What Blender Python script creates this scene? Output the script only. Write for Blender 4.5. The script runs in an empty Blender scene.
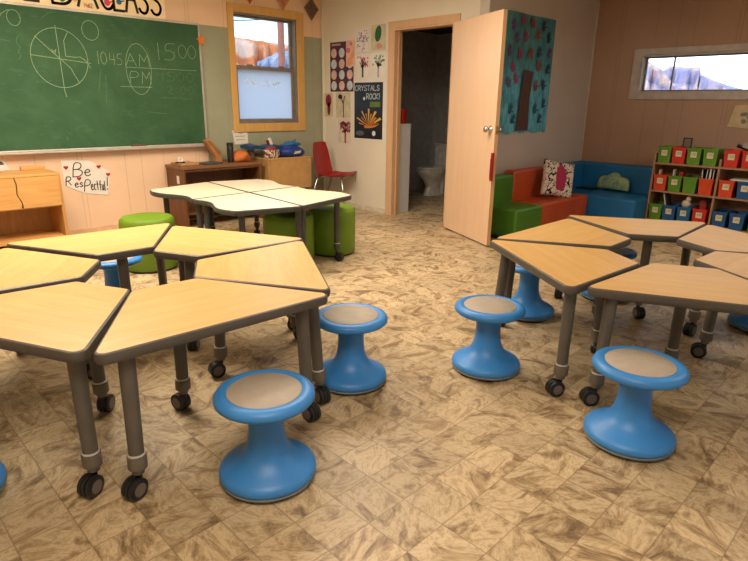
import bpy, bmesh, math, random
from mathutils import Vector, Matrix
random.seed(7)
PI = math.pi
C = bpy.context.scene.collection
sc = bpy.context.scene
sc.view_settings.view_transform = 'Standard'
sc.view_settings.look = 'None'
sc.view_settings.gamma = 1.0
sc.view_settings.exposure = 0.0
sc.view_settings.use_curve_mapping = False

# ------------------------------------------------------------------ materials
def lin(c):
    out = []
    for v in c[:3]:
        v /= 255.0
        out.append(v / 12.92 if v <= 0.04045 else ((v + 0.055) / 1.055) ** 2.4)
    return (*out, 1.0)

class NT:
    def __init__(s, name):
        s.m = bpy.data.materials.new(name); s.m.use_nodes = True
        s.t = s.m.node_tree; s.b = s.t.nodes['Principled BSDF']; s.o = s.t.nodes['Material Output']
    def n(s, kind, **kw):
        nd = s.t.nodes.new(kind)
        for k, v in kw.items():
            if k.startswith('i_'):
                nd.inputs[k[2:].replace('_', ' ')].default_value = v
            else:
                setattr(nd, k, v)
        return nd
    def l(s, a, b): s.t.links.new(a, b)
    def coord(s, scale=(1, 1, 1), kind='Object', loc=(0, 0, 0), rot=(0, 0, 0)):
        tc = s.n('ShaderNodeTexCoord'); mp = s.n('ShaderNodeMapping')
        mp.inputs['Scale'].default_value = scale; mp.inputs['Location'].default_value = loc
        mp.inputs['Rotation'].default_value = rot
        s.l(tc.outputs[kind], mp.inputs['Vector']); return mp.outputs['Vector']
    def noise(s, vec, scale=5, detail=4, rough=.5, dist=0):
        nd = s.n('ShaderNodeTexNoise'); nd.inputs['Scale'].default_value = scale
        nd.inputs['Detail'].default_value = detail; nd.inputs['Roughness'].default_value = rough
        nd.inputs['Distortion'].default_value = dist
        s.l(vec, nd.inputs['Vector']); return nd.outputs['Fac']
    def ramp(s, fac, stops):
        r = s.n('ShaderNodeValToRGB'); e = r.color_ramp.elements
        while len(e) < len(stops): e.new(0.5)
        for i, (p, c) in enumerate(stops):
            e[i].position = p; e[i].color = lin(c)
        s.l(fac, r.inputs['Fac']); return r.outputs['Color']
    def mix(s, fac, a, b, mode='MIX'):
        m = s.n('ShaderNodeMix', data_type='RGBA', blend_type=mode)
        if isinstance(fac, (int, float)): m.inputs[0].default_value = fac
        else: s.l(fac, m.inputs[0])
        for v, i in ((a, 6), (b, 7)):
            if isinstance(v, tuple): m.inputs[i].default_value = v
            else: s.l(v, m.inputs[i])
        return m.outputs[2]
    def math(s, op, a, b=None, c=None):
        m = s.n('ShaderNodeMath', operation=op)
        for i, v in enumerate((a, b, c)):
            if v is None: continue
            if isinstance(v, (int, float)): m.inputs[i].default_value = v
            else: s.l(v, m.inputs[i])
        return m.outputs[0]
    def bump(s, h, strength=.3, dist=.01):
        b = s.n('ShaderNodeBump'); b.inputs['Strength'].default_value = strength
        b.inputs['Distance'].default_value = dist
        s.l(h, b.inputs['Height']); s.l(b.outputs['Normal'], s.b.inputs['Normal'])

def plain(name, col, rough=.5, metal=0, var=.06, scale=12, bump=0, spec=.5, coat=0):
    k = NT(name)
    v = k.coord()
    f = k.noise(v, scale, 3)
    a = tuple(max(0, c * (1 - var)) for c in col); b = tuple(min(255, c * (1 + var)) for c in col)
    k.l(k.ramp(f, [(.3, a), (.7, b)]), k.b.inputs['Base Color'])
    k.b.inputs['Roughness'].default_value = rough; k.b.inputs['Metallic'].default_value = metal
    k.b.inputs['Specular IOR Level'].default_value = spec
    if coat: k.b.inputs['Coat Weight'].default_value = coat
    if bump: k.bump(k.noise(v, scale * 8, 4), bump, .004)
    return k.m

def wood(name, dark, light, rough=.45, axis='x', scale=1.0, spec=.5, contrast=(.3, .7)):
    k = NT(name)
    s = {'x': (1.2, 14, 14), 'y': (14, 1.2, 14), 'z': (14, 14, 1.2)}[axis]
    v = k.coord(tuple(q * scale for q in s))
    f = k.noise(v, 2.0, 6, .55, .8)
    f2 = k.noise(v, 9.0, 3, .5, .2)
    f3 = k.math('ADD', k.math('MULTIPLY', f, .75), k.math('MULTIPLY', f2, .25))
    k.l(k.ramp(f3, [(contrast[0], dark), (contrast[1], light)]), k.b.inputs['Base Color'])
    k.b.inputs['Roughness'].default_value = rough
    k.b.inputs['Specular IOR Level'].default_value = spec
    return k.m

def glass_mat(name, tint=(235, 242, 248)):
    k = NT(name)
    tr = k.n('ShaderNodeBsdfTransparent'); tr.inputs[0].default_value = lin(tint)
    gl = k.n('ShaderNodeBsdfGlossy'); gl.inputs['Roughness'].default_value = .02
    fr = k.n('ShaderNodeFresnel'); fr.inputs[0].default_value = 1.45
    mx = k.n('ShaderNodeMixShader')
    k.l(fr.outputs[0], mx.inputs[0]); k.l(tr.outputs[0], mx.inputs[1]); k.l(gl.outputs[0], mx.inputs[2])
    k.l(mx.outputs[0], k.o.inputs['Surface']); return k.m

M = {}
M['edge'] = plain('taupe_edge_plastic', (84, 77, 68), .42, var=.03)
M['leg'] = plain('taupe_powder_coat', (94, 87, 77), .45, var=.04)
M['collar'] = plain('taupe_collar', (106, 97, 84), .4, var=.04)
M['band'] = plain('pale_height_band', (200, 195, 185), .5)
M['black'] = plain('black_plastic', (30, 28, 27), .45)
M['hub'] = plain('grey_caster_hub', (112, 102, 92), .5)
M['laminate'] = wood('maple_laminate', (214, 168, 102), (230, 188, 122), .32, 'x', 1.0, .5)
M['white_laminate'] = wood('cream_laminate', (226, 212, 180), (234, 221, 192), .26, 'x', 1.0, .55)
M['slate_edge'] = plain('dark_grey_edge_plastic', (66, 66, 62), .45)
M['slate_leg'] = plain('dark_grey_leg_coat', (72, 70, 66), .45)
M['stool'] = plain('blue_stool_plastic', (58, 134, 204), .42, var=.03, scale=6, bump=.05)
M['pad'] = plain('beige_seat_pad', (170, 158, 142), .6, var=.02, scale=30, bump=.05)
M['ring'] = plain('grey_rubber_ring', (116, 122, 124), .6)
M['pouf'] = plain('lime_pouf_vinyl', (102, 134, 20), .5, var=.05, scale=4, bump=.05)
M['vin_green'] = plain('green_vinyl', (74, 128, 34), .42, var=.05, scale=4, bump=.05)
M['vin_orange'] = plain('orange_vinyl', (196, 82, 36), .42, var=.05, scale=4, bump=.05)
M['vin_blue'] = plain('blue_vinyl', (20, 106, 160), .45, var=.05, scale=4, bump=.05)
M['door'] = wood('pale_door_veneer', (222, 184, 146), (230, 194, 158), .4, 'z', .8)
M['door_edge'] = wood('door_edge_wood', (196, 152, 104), (210, 168, 120), .5, 'z', .8)
M['casing'] = wood('amber_window_casing', (204, 156, 84), (220, 174, 100), .5, 'z', .6)
M['jamb'] = wood('peach_painted_jamb', (206, 164, 124), (216, 176, 136), .45, 'z', .6)
M['chrome'] = plain('brushed_chrome', (190, 186, 178), .25, 1.0)
M['alu'] = plain('brushed_aluminium_trim', (190, 182, 168), .4, .4)
M['sash'] = plain('grey_brown_sash', (132, 120, 106), .5)
M['white_sash'] = plain('white_painted_frame', (186, 176, 166), .5)
M['tan_panel'] = plain('tan_panel', (184, 140, 84), .5, var=.05)
M['brownwood'] = wood('dark_oak_veneer', (84, 50, 26), (122, 76, 42), .5, 'z', .8)
M['oak'] = wood('honey_oak', (196, 142, 76), (220, 168, 98), .45, 'x', .8)
M['pinewood'] = wood('pine_ply', (178, 128, 66), (206, 156, 90), .5, 'z', .8)
M['shelfwood'] = wood('shelf_ply', (150, 112, 78), (172, 132, 96), .5, 'y', .8)
M['red_chair'] = plain('red_chair_plastic', (150, 12, 14), .4)
M['paper'] = plain('white_paper', (226, 218, 204), .8, var=.02)
M['cream_paper'] = plain('cream_banner_paper', (250, 226, 180), .8, var=.02)
M['ink'] = plain('black_ink', (24, 20, 20), .7)
M['chalk'] = plain('chalk_line', (136, 160, 124), .95, var=.15, scale=80)
M['chalk_faint'] = plain('faint_chalk_line', (84, 122, 80), .95, var=.15, scale=80)
M['red_ink'] = plain('red_heart_paint', (168, 26, 20), .7)
M['porcelain'] = plain('white_porcelain', (214, 210, 202), .15, coat=.5)
M['partition'] = plain('white_partition', (216, 214, 210), .4, var=.01)
M['redbox'] = plain('red_box_plastic', (160, 14, 18), .4)
M['glass'] = glass_mat('window_glass')
def col(name, c, rough=.6): 
    if name not in M: M[name] = plain(name, c, rough)
    return M[name]
for nm, c in dict(bin_green=(92, 142, 30), bin_red=(206, 44, 26), bin_orange=(216, 70, 30), bin_blue=(30, 84, 136), bin_teal=(16, 100, 140), bin_label=(226, 214, 176)).items():
    col(nm, c, .42)

# frosted pane: milky film, lets daylight through
k = NT('frosted_film')
tl = k.n('ShaderNodeBsdfTranslucent'); tl.inputs[0].default_value = lin((196, 198, 206))
tp = k.n('ShaderNodeBsdfTransparent'); tp.inputs[0].default_value = lin((214, 224, 245))
mx = k.n('ShaderNodeMixShader'); mx.inputs[0].default_value = .12
k.l(tl.outputs[0], mx.inputs[1]); k.l(tp.outputs[0], mx.inputs[2]); k.l(mx.outputs[0], k.o.inputs['Surface'])
M['frost'] = k.m

# chalkboard
k = NT('chalkboard_green'); v = k.coord((1, 1, 1))
f = k.noise(v, 2.2, 6, .6, .6); g = k.noise(k.coord((1, 1, 3)), 7, 6, .7, .5)
c1 = k.ramp(f, [(.3, (34, 76, 42)), (.7, (60, 98, 62))])
c2 = k.mix(k.math('MULTIPLY', k.math('GREATER_THAN', g, .60), .10), c1, lin((110, 140, 104)))
k.l(c2, k.b.inputs['Base Color']); k.b.inputs['Roughness'].default_value = .75
M['board'] = k.m

# peach panelled wall with grooves and the grey green painted area round the window
def wall_mat(name, base, groove=True, patch=None, var=.03, axis=0):
    k = NT(name)
    v = k.coord()
    sep = k.n('ShaderNodeSeparateXYZ'); k.l(v, sep.inputs[0])
    f = k.noise(v, 1.3, 4)
    a = tuple(c * (1 - var) for c in base); b = tuple(min(255, c * (1 + var)) for c in base)
    colr = k.ramp(f, [(.3, a), (.7, b)])
    if patch:
        x0, zt, pc = patch
        m = k.math('MULTIPLY', k.math('GREATER_THAN', sep.outputs[0], x0), k.math('LESS_THAN', sep.outputs[2], zt))
        colr = k.mix(m, colr, k.ramp(k.noise(v, 3, 5), [(.3, tuple(c * .93 for c in pc)), (.7, pc)]))
    if groove:
        u = k.math('MODULO', k.math('ADD', sep.outputs[axis], 20.0), .405)
        u2 = k.math('MODULO', k.math('ADD', sep.outputs[axis], 20.13), .61)
        gm = k.math('MAXIMUM', k.math('LESS_THAN', u, .006), k.math('LESS_THAN', u2, .006))
        colr = k.mix(k.math('MULTIPLY', gm, .35), colr, lin(tuple(c * .6 for c in base)))
        k.bump(k.math('SUBTRACT', 1.0, gm), .35, .004)
    k.l(colr, k.b.inputs['Base Color']); k.b.inputs['Roughness'].default_value = .6
    return k.m
M['wall_back'] = wall_mat('peach_panelling', (232, 196, 160), True, (3.20, 2.045, (160, 162, 134)))
M['wall_door'] = wall_mat('cream_wall_paint', (224, 214, 192), False)
M['wall_side'] = wall_mat('warm_grey_wall_paint', (200, 188, 176), False)
M['wall_right'] = wall_mat('tan_panelling', (176, 142, 118), True, None, .04, 1)
M['wall_plain'] = wall_mat('cream_plain_wall', (226, 208, 184), False)
M['ceiling'] = plain('ceiling_paint', (234, 228, 216), .8)
M['bath'] = plain('grey_bathroom_paint', (168, 168, 168), .7)
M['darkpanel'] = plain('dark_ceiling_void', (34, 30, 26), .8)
M['baseboard'] = plain('peach_baseboard', (222, 180, 142), .5)
M['white_base'] = plain('cream_baseboard', (206, 194, 172), .5)

# slate look sheet floor, small diagonal stone pattern inside a square grid
k = NT('slate_tile_floor')
T = .1657
vec = k.coord((1 / T, 1 / T, 1), loc=(-1.37 / T + .0, -.89 / T, 0))
sep = k.n('ShaderNodeSeparateXYZ'); k.l(vec, sep.inputs[0])
fx = k.math('FLOOR', sep.outputs[0]); fy = k.math('FLOOR', sep.outputs[1])
cmb = k.n('ShaderNodeCombineXYZ'); k.l(fx, cmb.inputs[0]); k.l(fy, cmb.inputs[1])
wn = k.n('ShaderNodeTexWhiteNoise', noise_dimensions='2D'); k.l(cmb.outputs[0], wn.inputs['Vector'])
# per tile: rotate and offset the slate veins
vr = k.n('ShaderNodeVectorRotate', rotation_type='Z_AXIS'); k.l(vec, vr.inputs['Vector'])
k.l(k.math('MULTIPLY', wn.outputs['Value'], 6.28), vr.inputs['Angle'])
mp = k.n('ShaderNodeMapping'); mp.inputs['Scale'].default_value = (.75, 1.5, 1)
k.l(vr.outputs[0], mp.inputs['Vector'])
off = k.n('ShaderNodeVectorMath', operation='ADD'); k.l(mp.outputs[0], off.inputs[0])
sc3 = k.n('ShaderNodeVectorMath', operation='SCALE'); sc3.inputs['Scale'].default_value = 37.0
k.l(wn.outputs['Color'], sc3.inputs[0]); k.l(sc3.outputs[0], off.inputs[1])
n1 = k.noise(off.outputs[0], 1.25, 10, .72, .9)
n2 = k.noise(off.outputs[0], 1.5, 7, .62, 1.3)
n3 = k.noise(k.coord((1, 1, 1)), 1.0, 2)
veins = k.math('ABSOLUTE', k.math('SUBTRACT', n2, .5))
vm = k.math('SUBTRACT', 1.0, k.math('MINIMUM', k.math('MULTIPLY', veins, 34.0), 1.0))
base = k.ramp(n1, [(.28, (84, 68, 50)), (.38, (128, 106, 78)), (.45, (170, 144, 106)), (.53, (204, 182, 144)), (.61, (182, 156, 118)), (.68, (150, 132, 104)), (.74, (176, 168, 146))])
base = k.mix(k.math('MULTIPLY', vm, .32), base, lin((104, 84, 60)))
tone = k.math('ADD', .86, k.math('MULTIPLY', wn.outputs['Value'], .24))
tc = k.n('ShaderNodeCombineXYZ')
for i in range(3): k.l(tone, tc.inputs[i])
base = k.mix(1.0, base, tc.outputs[0], 'MULTIPLY')
ux = k.math('FRACT', sep.outputs[0]); uy = k.math('FRACT', sep.outputs[1])
ex = k.math('MINIMUM', ux, k.math('SUBTRACT', 1.0, ux)); ey = k.math('MINIMUM', uy, k.math('SUBTRACT', 1.0, uy))
gr = k.math('LESS_THAN', k.math('MINIMUM', ex, ey), .013)
base = k.mix(k.math('MULTIPLY', gr, .5), base, lin((116, 92, 62)))
k.l(base, k.b.inputs['Base Color'])
k.b.inputs['Roughness'].default_value = .42; k.b.inputs['Specular IOR Level'].default_value = .4
k.bump(k.math('SUBTRACT', n1, k.math('MULTIPLY', gr, .3)), .18, .004)
M['floor'] = k.m

# ------------------------------------------------------------------ mesh helpers
def bm_new(): return bmesh.new()
def box(bm, x0, x1, y0, y1, z0, z1, mat=None):
    vs = [bm.verts.new(p) for p in [(x0, y0, z0), (x1, y0, z0), (x1, y1, z0), (x0, y1, z0), (x0, y0, z1), (x1, y0, z1), (x1, y1, z1), (x0, y1, z1)]]
    for f in ((3, 2, 1, 0), (4, 5, 6, 7), (0, 1, 5, 4), (1, 2, 6, 5), (2, 3, 7, 6), (3, 0, 4, 7)):
        bm.faces.new([vs[i] for i in f])
    if mat is not None: bmesh.ops.transform(bm, matrix=mat, verts=vs)
    return vs
def lathe(bm, prof, n=40, mat=None, sx=1, sy=1, cap=True):
    rings = []; allv = []
    for r, z in prof:
        ring = [bm.verts.new((r * sx * math.cos(2 * PI * i / n), r * sy * math.sin(2 * PI * i / n), z)) for i in range(n)]
        rings.append(ring); allv += ring
    for a, b in zip(rings, rings[1:]):
        for i in range(n):
            j = (i + 1) % n
            bm.faces.new((a[i], a[j], b[j], b[i]))
    if cap:
        bm.faces.new(list(reversed(rings[0]))); bm.faces.new(rings[-1])
    if mat is not None: bmesh.ops.transform(bm, matrix=mat, verts=allv)
    return allv
def tube(bm, a, b, r, n=12, r2=None):
    a = Vector(a); b = Vector(b); d = b - a
    q = d.to_track_quat('Z', 'Y').to_matrix().to_4x4()
    return lathe(bm, [(r, 0), (r if r2 is None else r2, d.length)], n, Matrix.Translation(a) @ q)
def path(bm, pts, r, n=8):
    pts = [Vector(p) for p in pts]; rings = []
    for i, p in enumerate(pts):
        d = (pts[min(i + 1, len(pts) - 1)] - pts[max(i - 1, 0)]).normalized()
        q = d.to_track_quat('Z', 'Y')
        rings.append([bm.verts.new(p + q @ Vector((r * math.cos(2 * PI * k / n), r * math.sin(2 * PI * k / n), 0))) for k in range(n)])
    for a, b in zip(rings, rings[1:]):
        # align ring start
        off = min(range(n), key=lambda o: (a[0].co - b[o].co).length)
        for i in range(n):
            j = (i + 1) % n
            bm.faces.new((a[i], a[j], b[(j + off) % n], b[(i + off) % n]))
    bm.faces.new(list(reversed(rings[0]))); bm.faces.new(rings[-1])
def loft(bm, rings, cap=True):
    R = [[bm.verts.new(p) for p in ring] for ring in rings]; n = len(R[0])
    for a, b in zip(R, R[1:]):
        for i in range(n):
            j = (i + 1) % n
            bm.faces.new((a[i], a[j], b[j], b[i]))
    if cap:
        bm.faces.new(list(reversed(R[0]))); bm.faces.new(R[-1])
def obj(name, bm, mat, parent=None, bevel=0, smooth=False, segs=2, loc=None, sub=0):
    bmesh.ops.recalc_face_normals(bm, faces=bm.faces)
    me = bpy.data.meshes.new(name); bm.to_mesh(me); bm.free()
    me.materials.append(mat)
    o = bpy.data.objects.new(name, me); C.objects.link(o)
    if smooth:
        for p in me.polygons: p.use_smooth = True
        e = o.modifiers.new('es', 'EDGE_SPLIT') if smooth == 'split' else None
        if e: e.split_angle = math.radians(38)
    if bevel:
        b = o.modifiers.new('bev', 'BEVEL'); b.width = bevel; b.segments = segs; b.limit_method = 'ANGLE'
        if segs > 2:
            for p in me.polygons: p.use_smooth = True
            b.harden_normals = True
    if sub:
        s = o.modifiers.new('sub', 'SUBSURF'); s.levels = sub; s.render_levels = sub
    if loc is not None: o.location = loc
    if parent is not None: o.parent = parent
    return o
def tag(o, label, cat, group=None, kind=None):
    if label: o['label'] = label
    if cat: o['category'] = cat
    if group: o['group'] = group
    if kind: o['kind'] = kind
    return o
def thing(name, label, cat, loc=(0, 0, 0), rz=0, group=None, kind=None):
    o = bpy.data.objects.new(name, None); o.empty_display_size = .1; C.objects.link(o)
    o.location = loc; o.rotation_euler = (0, 0, rz)
    return tag(o, label, cat, group, kind)
def struct(name, bm, mat, **kw):
    o = obj(name, bm, mat, **kw); o['kind'] = 'structure'; return o
def kids(o): return [c for c in bpy.data.objects if c.parent == o]
def dup(root, loc=None, rz=None, label=None, group=None):
    def rec(o, par):
        c = o.copy(); C.objects.link(c)
        if par is not None:
            c.parent = par; c.matrix_parent_inverse = o.matrix_parent_inverse
        for ch in kids(o): rec(ch, c)
        return c
    r = rec(root, None)
    if loc is not None: r.location = loc
    if rz is not None: r.rotation_euler = (0, 0, rz)
    if label: r['label'] = label
    if group: r['group'] = group
    return r
def B(name, dims, mat, parent=None, bevel=0, **kw):
    bm = bm_new(); box(bm, *dims); return obj(name, bm, mat, parent, bevel, **kw)

# ------------------------------------------------------------------ measures
YB, X1, YP, XR, ZC = 5.87, 4.864, 3.40, 7.07, 2.50
XL, YF = -2.6, -3.2
HT = .55
CAM_H = 1.27

# ------------------------------------------------------------------ room shell
bm = bm_new(); box(bm, XL - .15, XR + .15, YF - .15, YB + .15, -.12, 0); struct('floor', bm, M['floor'])
bm = bm_new(); box(bm, XL - .15, XR + .15, YF - .15, YB + .15, ZC, ZC + .12); struct('ceiling', bm, M['ceiling'])
# back wall with the sash window opening
W1 = (3.60, 4.47, 1.03, 2.225)
bm = bm_new()
box(bm, XL, W1[0], YB, YB + .15, 0, ZC); box(bm, W1[1], XR, YB, YB + .15, 0, ZC)
box(bm, W1[0], W1[1], YB, YB + .15, 0, W1[2]); box(bm, W1[0], W1[1], YB, YB + .15, W1[3], ZC)
struct('wall_back', bm, M['wall_back'])
# right wall with slit window
W2 = (1.02, 2.80, 1.435, 1.85)
bm = bm_new()
box(bm, XR, XR + .15, YF, W2[0], 0, ZC); box(bm, XR, XR + .15, W2[1], YB, 0, ZC)
box(bm, XR, XR + .15, W2[0], W2[1], 0, W2[2]); box(bm, XR, XR + .15, W2[0], W2[1], W2[3], ZC)
struct('wall_right', bm, M['wall_right'])
bm = bm_new(); box(bm, XL - .15, XL, YF, YB + .15, 0, ZC); struct('wall_left', bm, M['wall_plain'])
bm = bm_new()
box(bm, XL - .15, XR + .15, YF - .15, YF, 0, .85); box(bm, XL - .15, XR + .15, YF - .15, YF, 2.15, ZC)
for a_x, b_x in ((XL - .15, -.6), (1.2, 2.4), (4.2, XR + .15)): box(bm, a_x, b_x, YF - .15, YF, .85, 2.15)
struct('wall_front', bm, M['wall_plain'])
for added_win, (a_x, b_x) in ((3, (-.6, 1.2)), (4, (2.4, 4.2))):  # unseen windows added behind the camera so daylight fills the room
    t = thing('window_%d' % added_win, None, None, (0, YF, 0), kind='structure')
    bm = bm_new()
    box(bm, a_x, a_x + .05, -.12, -.02, .85, 2.15); box(bm, b_x - .05, b_x, -.12, -.02, .85, 2.15)
    box(bm, a_x + .05, b_x - .05, -.12, -.02, .85, .90); box(bm, a_x + .05, b_x - .05, -.12, -.02, 2.10, 2.15)
    box(bm, (a_x + b_x) / 2 - .02, (a_x + b_x) / 2 + .02, -.11, -.03, .90, 2.10)
    obj('window_frame', bm, M['white_sash'], t, .003)
    B('pane', (a_x + .05, (a_x + b_x) / 2 - .02, -.075, -.071, .90, 2.10), M['glass'], t); B('pane', ((a_x + b_x) / 2 + .02, b_x - .05, -.075, -.071, .90, 2.10), M['glass'], t)
# washroom walls
D0, D1, DZ = 3.80, 4.64, 2.065       # door opening along Y
bm = bm_new()
box(bm, X1, X1 + .11, YP + .11, D0, 0, ZC); box(bm, X1, X1 + .11, D1, YB, 0, ZC); box(bm, X1, X1 + .11, D0, D1, DZ, ZC)
struct('wall_washroom_front', bm, M['wall_door'])
bm = bm_new(); box(bm, X1, XR, YP, YP + .11, 0, ZC); struct('wall_washroom_side', bm, M['wall_side'])
# grey lining of the washroom
bm = bm_new(); box(bm, X1 + .111, XR - .02, YB - .02, YB - .001, 0, 2.27); box(bm, XR - .02, XR - .001, YP + .111, YB - .02, 0, 2.27)
struct('wall_washroom_lining', bm, M['bath'])
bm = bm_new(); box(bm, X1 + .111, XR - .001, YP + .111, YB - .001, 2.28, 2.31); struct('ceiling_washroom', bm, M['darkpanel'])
# baseboards
bm = bm_new(); box(bm, XL, 4.86, YB - .016, YB - .001, 0, .075); struct('baseboard_back', bm, M['baseboard'], bevel=.004)
bm = bm_new(); box(bm, X1 - .014, X1 - .001, D1 + .075, YB - .02, 0, .07); struct('baseboard_washroom', bm, M['white_base'], bevel=.004)
bm = bm_new(); box(bm, XR - .016, XR - .001, YF, YP - .01, 0, .08); struct('baseboard_right', bm, M['baseboard'], bevel=.004)
# painted corner strips
bm = bm_new(); box(bm, X1 - .02, X1 - .001, YB - .03, YB - .012, .08, ZC - .01); struct('trim_1', bm, M['wall_door'])
bm = bm_new(); box(bm, XR - .02, XR - .001, YP - .022, YP - .001, .0, ZC - .01); struct('trim_2', bm, M['wall_side'])

# door frame
bm = bm_new()
box(bm, X1 - .018, X1 - .001, D1 - .005, D1 + .07, 0, DZ + .07)
box(bm, X1 - .018, X1 - .001, D0 - .07, D0 + .005, 0, DZ + .07)
box(bm, X1 - .0185, X1 - .001, D0 - .005, D1 + .005, DZ - .005, DZ + .07)
struct('trim_3', bm, M['jamb'], bevel=.004)
bm = bm_new()
box(bm, X1 - .01, X1 + .12, D1 - .022, D1 - .001, 0, DZ - .003)
box(bm, X1 - .01, X1 + .12, D0 + .001, D0 + .022, 0, DZ - .003)
box(bm, X1 - .01, X1 + .12, D0 + .022, D1 - .022, DZ - .024, DZ - .003)
box(bm, X1 + .05, X1 + .075, D1 - .034, D1 - .022, 0, DZ - .024)
struct('trim_4', bm, M['jamb'], bevel=.002)
# door leaf, hinged at (X1-.02, D0) and swung out into the room
hx, hy, fx_, fy_ = 4.775, 3.745, 4.400, 2.934
ang = math.atan2(fy_ - hy, fx_ - hx); dl = math.hypot(fx_ - hx, fy_ - hy)
d1 = thing('door_1', None, None, (hx, hy, 0), ang, kind='structure')
B('door_panel', (0, dl, 0.0, .038, .012, 2.045), M['door'], d1, .002)
B('door_edge', (dl, dl + .003, .001, .037, .012, 2.044), M['door_edge'], d1)
bm = bm_new()
for s in (1, -1):
    y0 = .038 if s > 0 else 0
    mt = Matrix.Translation((dl - .07, y0, 1.07)) @ Matrix.Rotation(-s * PI / 2, 4, 'X')
    lathe(bm, [(.033, 0), (.033, .005), (.014, .012), (.012, .032), (.02, .036), (.029, .048), (.027, .062), (.012, .07)], 20, mt)
obj('door_knob', bm, M['chrome'], d1, smooth=True)
B('latch_plate', (dl + .003, dl + .006, .008, .03, 1.03, 1.10), col('brass_plate', (150, 112, 60), .35), d1)
B('latch_bolt', (dl + .006, dl + .022, .012, .026, 1.058, 1.075), M['chrome'], d1, .003)
bm = bm_new()
for z in (.2, 1.0, 1.85): tube(bm, (-.008, .042, z), (-.008, .042, z + .09), .008, 10)
obj('hinge', bm, M['chrome'], d1, smooth=True)
# red holder hung behind the free edge of the door
t = thing('red_door_holder', 'narrow red plastic pocket hung at the free edge of the open cream door', 'holder', (fx_, fy_, .62), ang)
bm = bm_new(); box(bm, .004, .030, -.026, -.002, 0, .25)
obj('pocket', bm, M['redbox'], t, .004)
B('pocket_lip', (.007, .027, -.030, -.026, .02, .2), col('dark_red_plastic', (120, 10, 14), .4), t, .002)

# window 1 (back wall)
w1 = thing('window_1', None, None, (0, YB, 0), kind='structure')
bm = bm_new()
x0, x1, z0, z1 = W1
box(bm, 3.535, x0 + .01, -.02, -.001, .945, 2.30); box(bm, x1 - .01, 4.565, -.02, -.001, .945, 2.30)
box(bm, x0 + .01, x1 - .01, -.0205, -.001, .945, z0 + .01); box(bm, x0 + .01, x1 - .01, -.0205, -.001, z1 - .01, 2.30)
obj('casing', bm, M['casing'], w1, .004)
bm = bm_new()
box(bm, x0, x0 + .022, 0, .148, z0, z1); box(bm, x1 - .022, x1, 0, .148, z0, z1)
box(bm, x0 + .022, x1 - .022, 0, .148, z0, z0 + .022); box(bm, x0 + .022, x1 - .022, 0, .148, z1 - .022, z1)
obj('window_frame', bm, M['sash'], w1, .002)
def sash(x0, x1, z0, z1, y, w, name, pane, pm, par):
    bm = bm_new()
    box(bm, x0, x0 + w, y, y + .03, z0, z1); box(bm, x1 - w, x1, y, y + .03, z0, z1)
    box(bm, x0 + w, x1 - w, y, y + .03, z0, z0 + w); box(bm, x0 + w, x1 - w, y, y + .03, z1 - w, z1)
    s = obj(name, bm, M['sash'], par, .003)
    B(pane, (x0 + w, x1 - w, y + .012, y + .016, z0 + w, z1 - w), pm, s)
    return s
sash(x0 + .022, x1 - .022, 1.63, z1 - .022, .085, .022, 'upper_sash', 'pane', M['glass'], w1)
ls = sash(x0 + .022, x1 - .022, z0 + .022, 1.675, .045, .038, 'lower_sash', 'frosted_pane', M['frost'], w1)
bm = bm_new()
rr = random.Random(3)
for i in range(34):
    u = 3.74 + rr.random() * .5; 
    if 4.08 < u < 4.14: continue
    zz = 1.50 - (u - 3.74) * .06 + rr.uniform(-.028, .03)
    box(bm, u, u + rr.uniform(.006, .02), .052, .055, zz, zz + rr.uniform(.006, .02))
obj('white_marker_scribble', bm, col('white_marker', (250, 250, 255), .6), ls)
bm = bm_new()
box(bm, 3.78, 3.86, .035, .045, 1.672, 1.69); box(bm, 4.22, 4.30, .035, .045, 1.672, 1.69)
obj('sash_lock', bm, M['sash'], w1, .003)

# window 2 (right wall)
w2 = thing('window_2', None, None, (XR, 0, 0), kind='structure')
y0, y1, z0, z1 = W2
bm = bm_new()
box(bm, -.018, -.001, y1 - .005, 2.885, 1.365, 1.915); box(bm, -.018, -.001, .94, y0 + .005, 1.365, 1.915)
box(bm, -.0185, -.001, y0 + .005, y1 - .005, 1.365, z0 + .005); box(bm, -.0185, -.001, y0 + .005, y1 - .005, z1 - .005, 1.915)
obj('casing', bm, M['white_sash'], w2, .004)
bm = bm_new()
box(bm, 0, .148, y0, y0 + .02, z0, z1); box(bm, 0, .148, y1 - .02, y1, z0, z1)
box(bm, 0, .148, y0 + .02, y1 - .02, z0, z0 + .02); box(bm, 0, .148, y0 + .02, y1 - .02, z1 - .02, z1)
obj('window_frame', bm, M['white_sash'], w2, .002)
bm = bm_new()
box(bm, .09, .115, y0 + .02, y0 + .04, z0 + .02, z1 - .02); box(bm, .09, .115, y1 - .04, y1 - .02, z0 + .02, z1 - .02)
box(bm, .09, .115, y0 + .04, y1 - .04, z0 + .02, z0 + .036); box(bm, .09, .115, y0 + .04, y1 - .04, z1 - .036, z1 - .02)
box(bm, .09, .115, 2.46, 2.475, z0 + .036, z1 - .036)
s2 = obj('sliding_sash', bm, M['sash'], w2, .002)
B('pane', (.10, .104, y0 + .04, y1 - .04, z0 + .036, z1 - .036), M['glass'], s2)

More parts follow.
